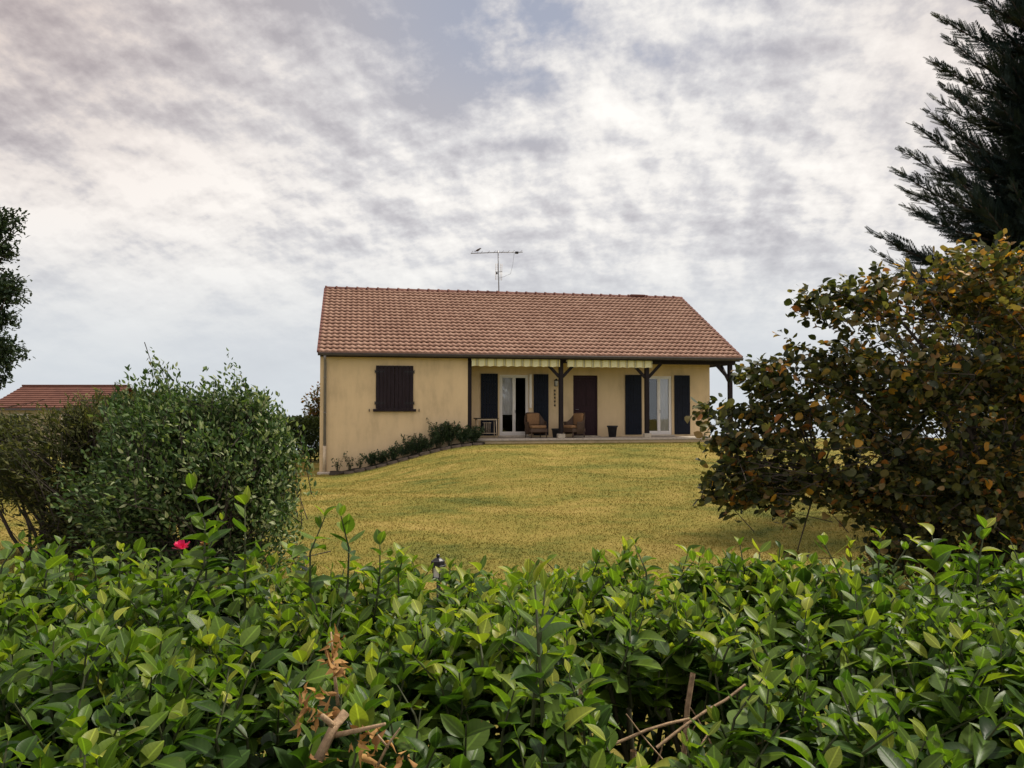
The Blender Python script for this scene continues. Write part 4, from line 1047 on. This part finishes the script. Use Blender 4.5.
# ------------------------------------------------------------------ the near hedge
def near_hedge():
    o = tag(empty('laurel_hedge', (0, 1.45, 0)), 'glossy green leafy hedge filling the front of the view', 'hedge')
    off = np.array((0, 1.45, 0))
    def Ht(x, y): return 1.140 + .02 * min(1, abs(x)) + .03 * math.sin(x * 3.1 + 1) * math.sin(y * 4 + .5) + .02 * math.sin(x * 7.3 + y * 5) - .05 * max(0, 1.05 - y)
    holes = [(.26, 1.42, .16), (-.40, 1.08, .09), (.64, 1.25, .08), (-.22, 1.05, .11)]
    P = []; D = []; U = []; SZ = []; T = []; k = MB()
    def leaf(p, d, u, s, t): P.append(p); D.append(d); U.append(u); SZ.append(s); T.append(t)
    def shoot(x, y, ztop, ln, big=1.0, light=0.0, lean=.14, keepnodes=99):
        a = np.array((rng.normal(0, lean), rng.normal(0, lean), 1.0)); a = a / np.linalg.norm(a)
        topp = np.array((x, y, ztop)); basep = topp - a * ln; bow = rng.normal(0, .03, 3) * (1, 1, 0)
        f = lambda t: basep + (topp - basep) * t + bow * math.sin(math.pi * t)
        k.tube([f(0), f(.35), f(.7), f(1)], [.0032, .0028, .0022, .0012], 5, random.random(), caps=False)
        nn = max(3, int(ln / (.027 * big))); th = rng.random() * 6.28
        for i in range(min(nn, keepnodes)):
            t = 1 - i / nn * .92; p = f(t); young = max(0, 1 - i / 3.0)
            sz = big * (.034 + .027 * min(1, i / 2.5)) * rng.uniform(.6, 1.25)
            th += math.pi / 2 + rng.normal(0, .3); el = R(58 - 34 * min(1, i / 3)) + rng.normal(0, .2)
            for sg in (0, math.pi):
                if rng.random() < .08: continue
                h = np.array((math.cos(th + sg), math.sin(th + sg), 0)); d = h * math.cos(el) + a * math.sin(el) + rng.normal(0, .12, 3)
                u = a * math.cos(el) - h * math.sin(el) + rng.normal(0, .22, 3)
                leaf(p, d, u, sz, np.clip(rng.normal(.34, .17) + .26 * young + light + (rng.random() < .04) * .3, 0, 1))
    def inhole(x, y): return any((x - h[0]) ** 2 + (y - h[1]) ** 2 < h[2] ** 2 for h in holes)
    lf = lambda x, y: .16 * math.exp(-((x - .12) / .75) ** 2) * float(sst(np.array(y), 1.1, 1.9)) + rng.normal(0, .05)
    n = 0
    while n < 3400:
        y = .66 + 1.62 * rng.random() ** .85; x = rng.uniform(-1, 1) * (1.0 + .85 * y)
        if inhole(x, y): continue
        if math.sin(x * 9 + y * 4) * math.sin(y * 11 - x * 3) + rng.normal(0, .35) < -.42: continue
        if y > 1.8 and abs(x + .0929 * y) < .03: continue
        n += 1
        sunk = any(abs(x - h[0]) < h[2] * .8 and h[1] - h[2] - .22 < y < h[1] for h in holes)
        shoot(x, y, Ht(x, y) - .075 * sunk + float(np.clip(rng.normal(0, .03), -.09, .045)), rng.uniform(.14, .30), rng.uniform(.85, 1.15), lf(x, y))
    # taller shoots that stand out of the clipped top
    for px, py, Yd, ln, big in ((192, 490, 1.85, .26, 1.15), (245, 505, 1.85, .26, 1.1), (222, 520, 1.9, .22, .9), (325, 517, 1.75, .26, .95), (341, 516, 1.78, .26, .85), (380, 545, 1.8, .22, .9), (404, 556, 1.8, .14, .8), (535, 585, 1.15, .20, 1.1), (545, 590, 1.2, .2, 1.0), (635, 545, 2.0, .2, .8), (740, 545, 2.0, .2, .8),
                                (825, 545, 1.9, .24, 1.1), (850, 548, 1.95, .2, 1.0), (932, 535, 1.8, .24, 1.1), (985, 528, 1.9, .24, 1.0), (912, 540, 1.95, .2, .9), (760, 552, 2.0, .18, 1.0), (60, 545, 1.9, .2, 1.0), (120, 550, 1.9, .2, 1.0), (20, 540, 1.95, .2, .9), (428, 572, 2.1, .14, .8), (440, 574, 2.05, .14, .8), (449, 571, 2.1, .14, .8), (780, 548, 2.0, .2, 1.0), (700, 556, 2.05, .18, .9), (600, 556, 2.05, .18, .9), (1010, 540, 2.0, .2, .9), (880, 538, 2.0, .2, 1.0), (160, 552, 2.0, .18, .9), (90, 548, 2.0, .18, .9)):
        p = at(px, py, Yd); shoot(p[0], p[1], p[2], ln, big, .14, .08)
    # inner leaves of the body, thinning out towards the ground
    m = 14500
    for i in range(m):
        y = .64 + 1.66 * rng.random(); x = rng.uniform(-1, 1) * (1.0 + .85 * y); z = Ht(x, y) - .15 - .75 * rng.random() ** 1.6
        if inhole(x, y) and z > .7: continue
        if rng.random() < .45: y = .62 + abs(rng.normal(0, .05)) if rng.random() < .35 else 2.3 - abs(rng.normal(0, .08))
        leaf(np.array((x, y, z)), rng.normal(0, 1, 3), rng.normal(0, .7, 3) + (0, 0, 1), rng.uniform(.04, .065), float(np.clip(rng.normal(.2, .12), 0, 1)))  # inner leaves tinted darker so the gaps look shaded
    P = np.array(P) - off
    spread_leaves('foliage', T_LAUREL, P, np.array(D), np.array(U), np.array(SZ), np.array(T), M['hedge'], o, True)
    o2 = k.build('shoot', M['stem'], o); o2.location = (0, -1.45, 0)
    # woody frame inside
    k = MB()
    for i in range(130):
        x = rng.uniform(-2.6, 2.6); y = rng.uniform(.8, 2.15); b = np.array((x, 1.45 + (y - 1.45) * .35, -.05)); limb(k, b - off, np.array((x + rng.normal(0, .12), y, Ht(x, y) - .12)) - off, .013, .005, 0, 6, 5, .06)
    k.build('branch', M['darktwig'], o, True)
    k = MB()
    for hx, hy, hr in (holes[0], holes[3]):
        for i in range(14):
            a = np.array((hx + rng.normal(0, hr * .5), hy + rng.normal(0, hr * .5), .85 + .1 * rng.random())); b = a + np.array((rng.normal(0, .10), rng.normal(0, .08), rng.uniform(.05, .17))); limb(k, a - off, b - off, .0026, .001, 0, 5, 5, .08)
    for (a, b, r0) in (((.20, 1.40, .80), (.21, 1.40, 1.01), .007), ((.30, 1.45, .82), (.33, 1.47, 1.12), .006), ((.16, 1.38, .8), (.12, 1.40, 1.14), .006), ((.27, 1.34, .95), (.35, 1.40, 1.05), .0035), ((.12, 1.33, 1.02), (.30, 1.36, 1.08), .003), ((.24, 1.34, 1.04), (.40, 1.38, 1.13), .003)): limb(k, np.array(a) - off, np.array(b) - off, r0, r0 * .8, 0, 5, 7, .03)
    # small caps are the cut ends
    k.build('bare_twig', M['twig'], o, True)['label'] = 'bare cut twigs showing in the gaps'
    # broken dry branch with curled brown leaves
    k = MB(); f = lambda px, py, Yd: at(px, py, Yd) - off
    k.tube([f(318, 760, .98), f(335, 725, 1.0), f(346, 712, 1.01)], [.0062, .006, .0058], 8); k.tube([f(335, 727, 1.0), f(322, 716, .98)], [.004, .0035], 6); k.tube([f(332, 736, 1.0), f(360, 730, .97), f(385, 724, .95)], [.004, .003, .002], 6)
    k.tube([f(338, 705, 1.05), f(334, 670, 1.05), f(331, 632, 1.05)], [.003, .0022, .0012], 6)
    k.tube([f(378, 765, .98), f(388, 745, .98), f(400, 728, .97)], [.002, .0018, .001], 5); k.tube([f(388, 748, .98), f(378, 735, .97)], [.0016, .001], 5)
    br = k.build('broken_branch', M['twig'], o, True); br['label'] = 'broken dry branch with curled brown leaves'
    DP = []; 
    for px, py, sp, c in ((308, 712, 10, 12), (322, 705, 10, 8), (333, 655, 5, 9), (340, 670, 5, 8), (336, 640, 4, 5), (372, 742, 8, 8), (360, 752, 12, 9), (405, 762, 6, 5), (330, 760, 10, 4)):
        for i in range(int(c * 1.5)): DP.append(at(px + rng.normal(0, sp), py + rng.normal(0, sp), 1.0 + rng.normal(0, .02)) - off)
    DP = np.array(DP); Td = leaf_template([0, .2, .45, .7, 1], [.02, .2, .26, .16, .01], 1.1, .9)
    spread_leaves('dry_leaf', Td, DP, rng.normal(0, 1, DP.shape), rng.normal(0, 1, DP.shape), rng.uniform(.007, .019, len(DP)), rng.random(len(DP)), M['dry'], br)
near_hedge()

def rose():
    p = at(181, 549, 2.35); z0 = 0.0; o = tag(empty('rose_bush', (p[0], p[1], z0)), 'rose with bright pink bloom peeking over the back of the hedge', 'rose')
    k = MB(); hd = [(0, 0, p[2])]; q = at(205, 545, 2.42); hd.append((q[0] - p[0], q[1] - p[1], q[2]))
    for h in hd: k.tube([(h[0] * .3, h[1] * .3 + .05, 0), (h[0] * .8, h[1] + .06, h[2] * .6), (h[0], h[1], h[2] - .01)], [.007, .005, .003], 6)
    k.build('stem', M['stem'], o, True)
    Tp = leaf_template([0, .3, .65, .9, 1], [.08, .32, .45, .36, .22], .35, -.45)
    for i, h in enumerate(hd):
        P = []; D = []; U = []; SZ = []
        for ring, (nn, el, s) in enumerate(((3, 1.3, .014), (5, .95, .019), (6, .45, .022), (6, .05, .022))):
            for j in range(nn):
                an = 6.283 * j / nn + ring * .5; d = np.array((math.cos(an) * math.cos(el), math.sin(an) * math.cos(el), math.sin(el))); P.append(np.array(h) + d * .003); D.append(d); U.append(np.array((-math.cos(an) * math.sin(el), -math.sin(an) * math.sin(el), math.cos(el)))); SZ.append(s * (1 if i == 0 else .6))
        fl = spread_leaves('flower', Tp, np.array(P), np.array(D), np.array(U), np.array(SZ), rng.random(len(P)), M['petal'] if i == 0 else M['dry'], o)
        if i: fl['label'] = 'faded brownish pink bloom'
    P = []; 
    for h in hd:
        for i in range(26): t = random.uniform(.55, .96); P.append(np.array((h[0] * t, h[1] + .03, h[2] * t)) + rng.normal(0, .035, 3))
    P = np.array(P); spread_leaves('foliage', T_OVAL, P, rng.normal(0, 1, P.shape), rng.normal(0, .6, P.shape) + (0, 0, 1), rng.uniform(.03, .045, len(P)), rng.random(len(P)), M['plant'], o)
rose()

# dark leaf litter under the hedge
def litter():
    k = MB(); nx, ny = 60, 10; V = []
    for j in range(ny + 1):
        for i in range(nx + 1):
            x = -3.4 + 6.8 * i / nx; y = .35 + 2.1 * j / ny; V.append((x, y, Gf(x, y) + .012 + .03 * math.sin(x * 9 + j) ** 2 * math.sin(math.pi * j / ny)))
    k.add(V, [(j * (nx + 1) + i, j * (nx + 1) + i + 1, (j + 1) * (nx + 1) + i + 1, (j + 1) * (nx + 1) + i) for j in range(ny) for i in range(nx)])
    tag(k.build('hedge_soil', M['soil'], None, True), kind='structure')
litter()
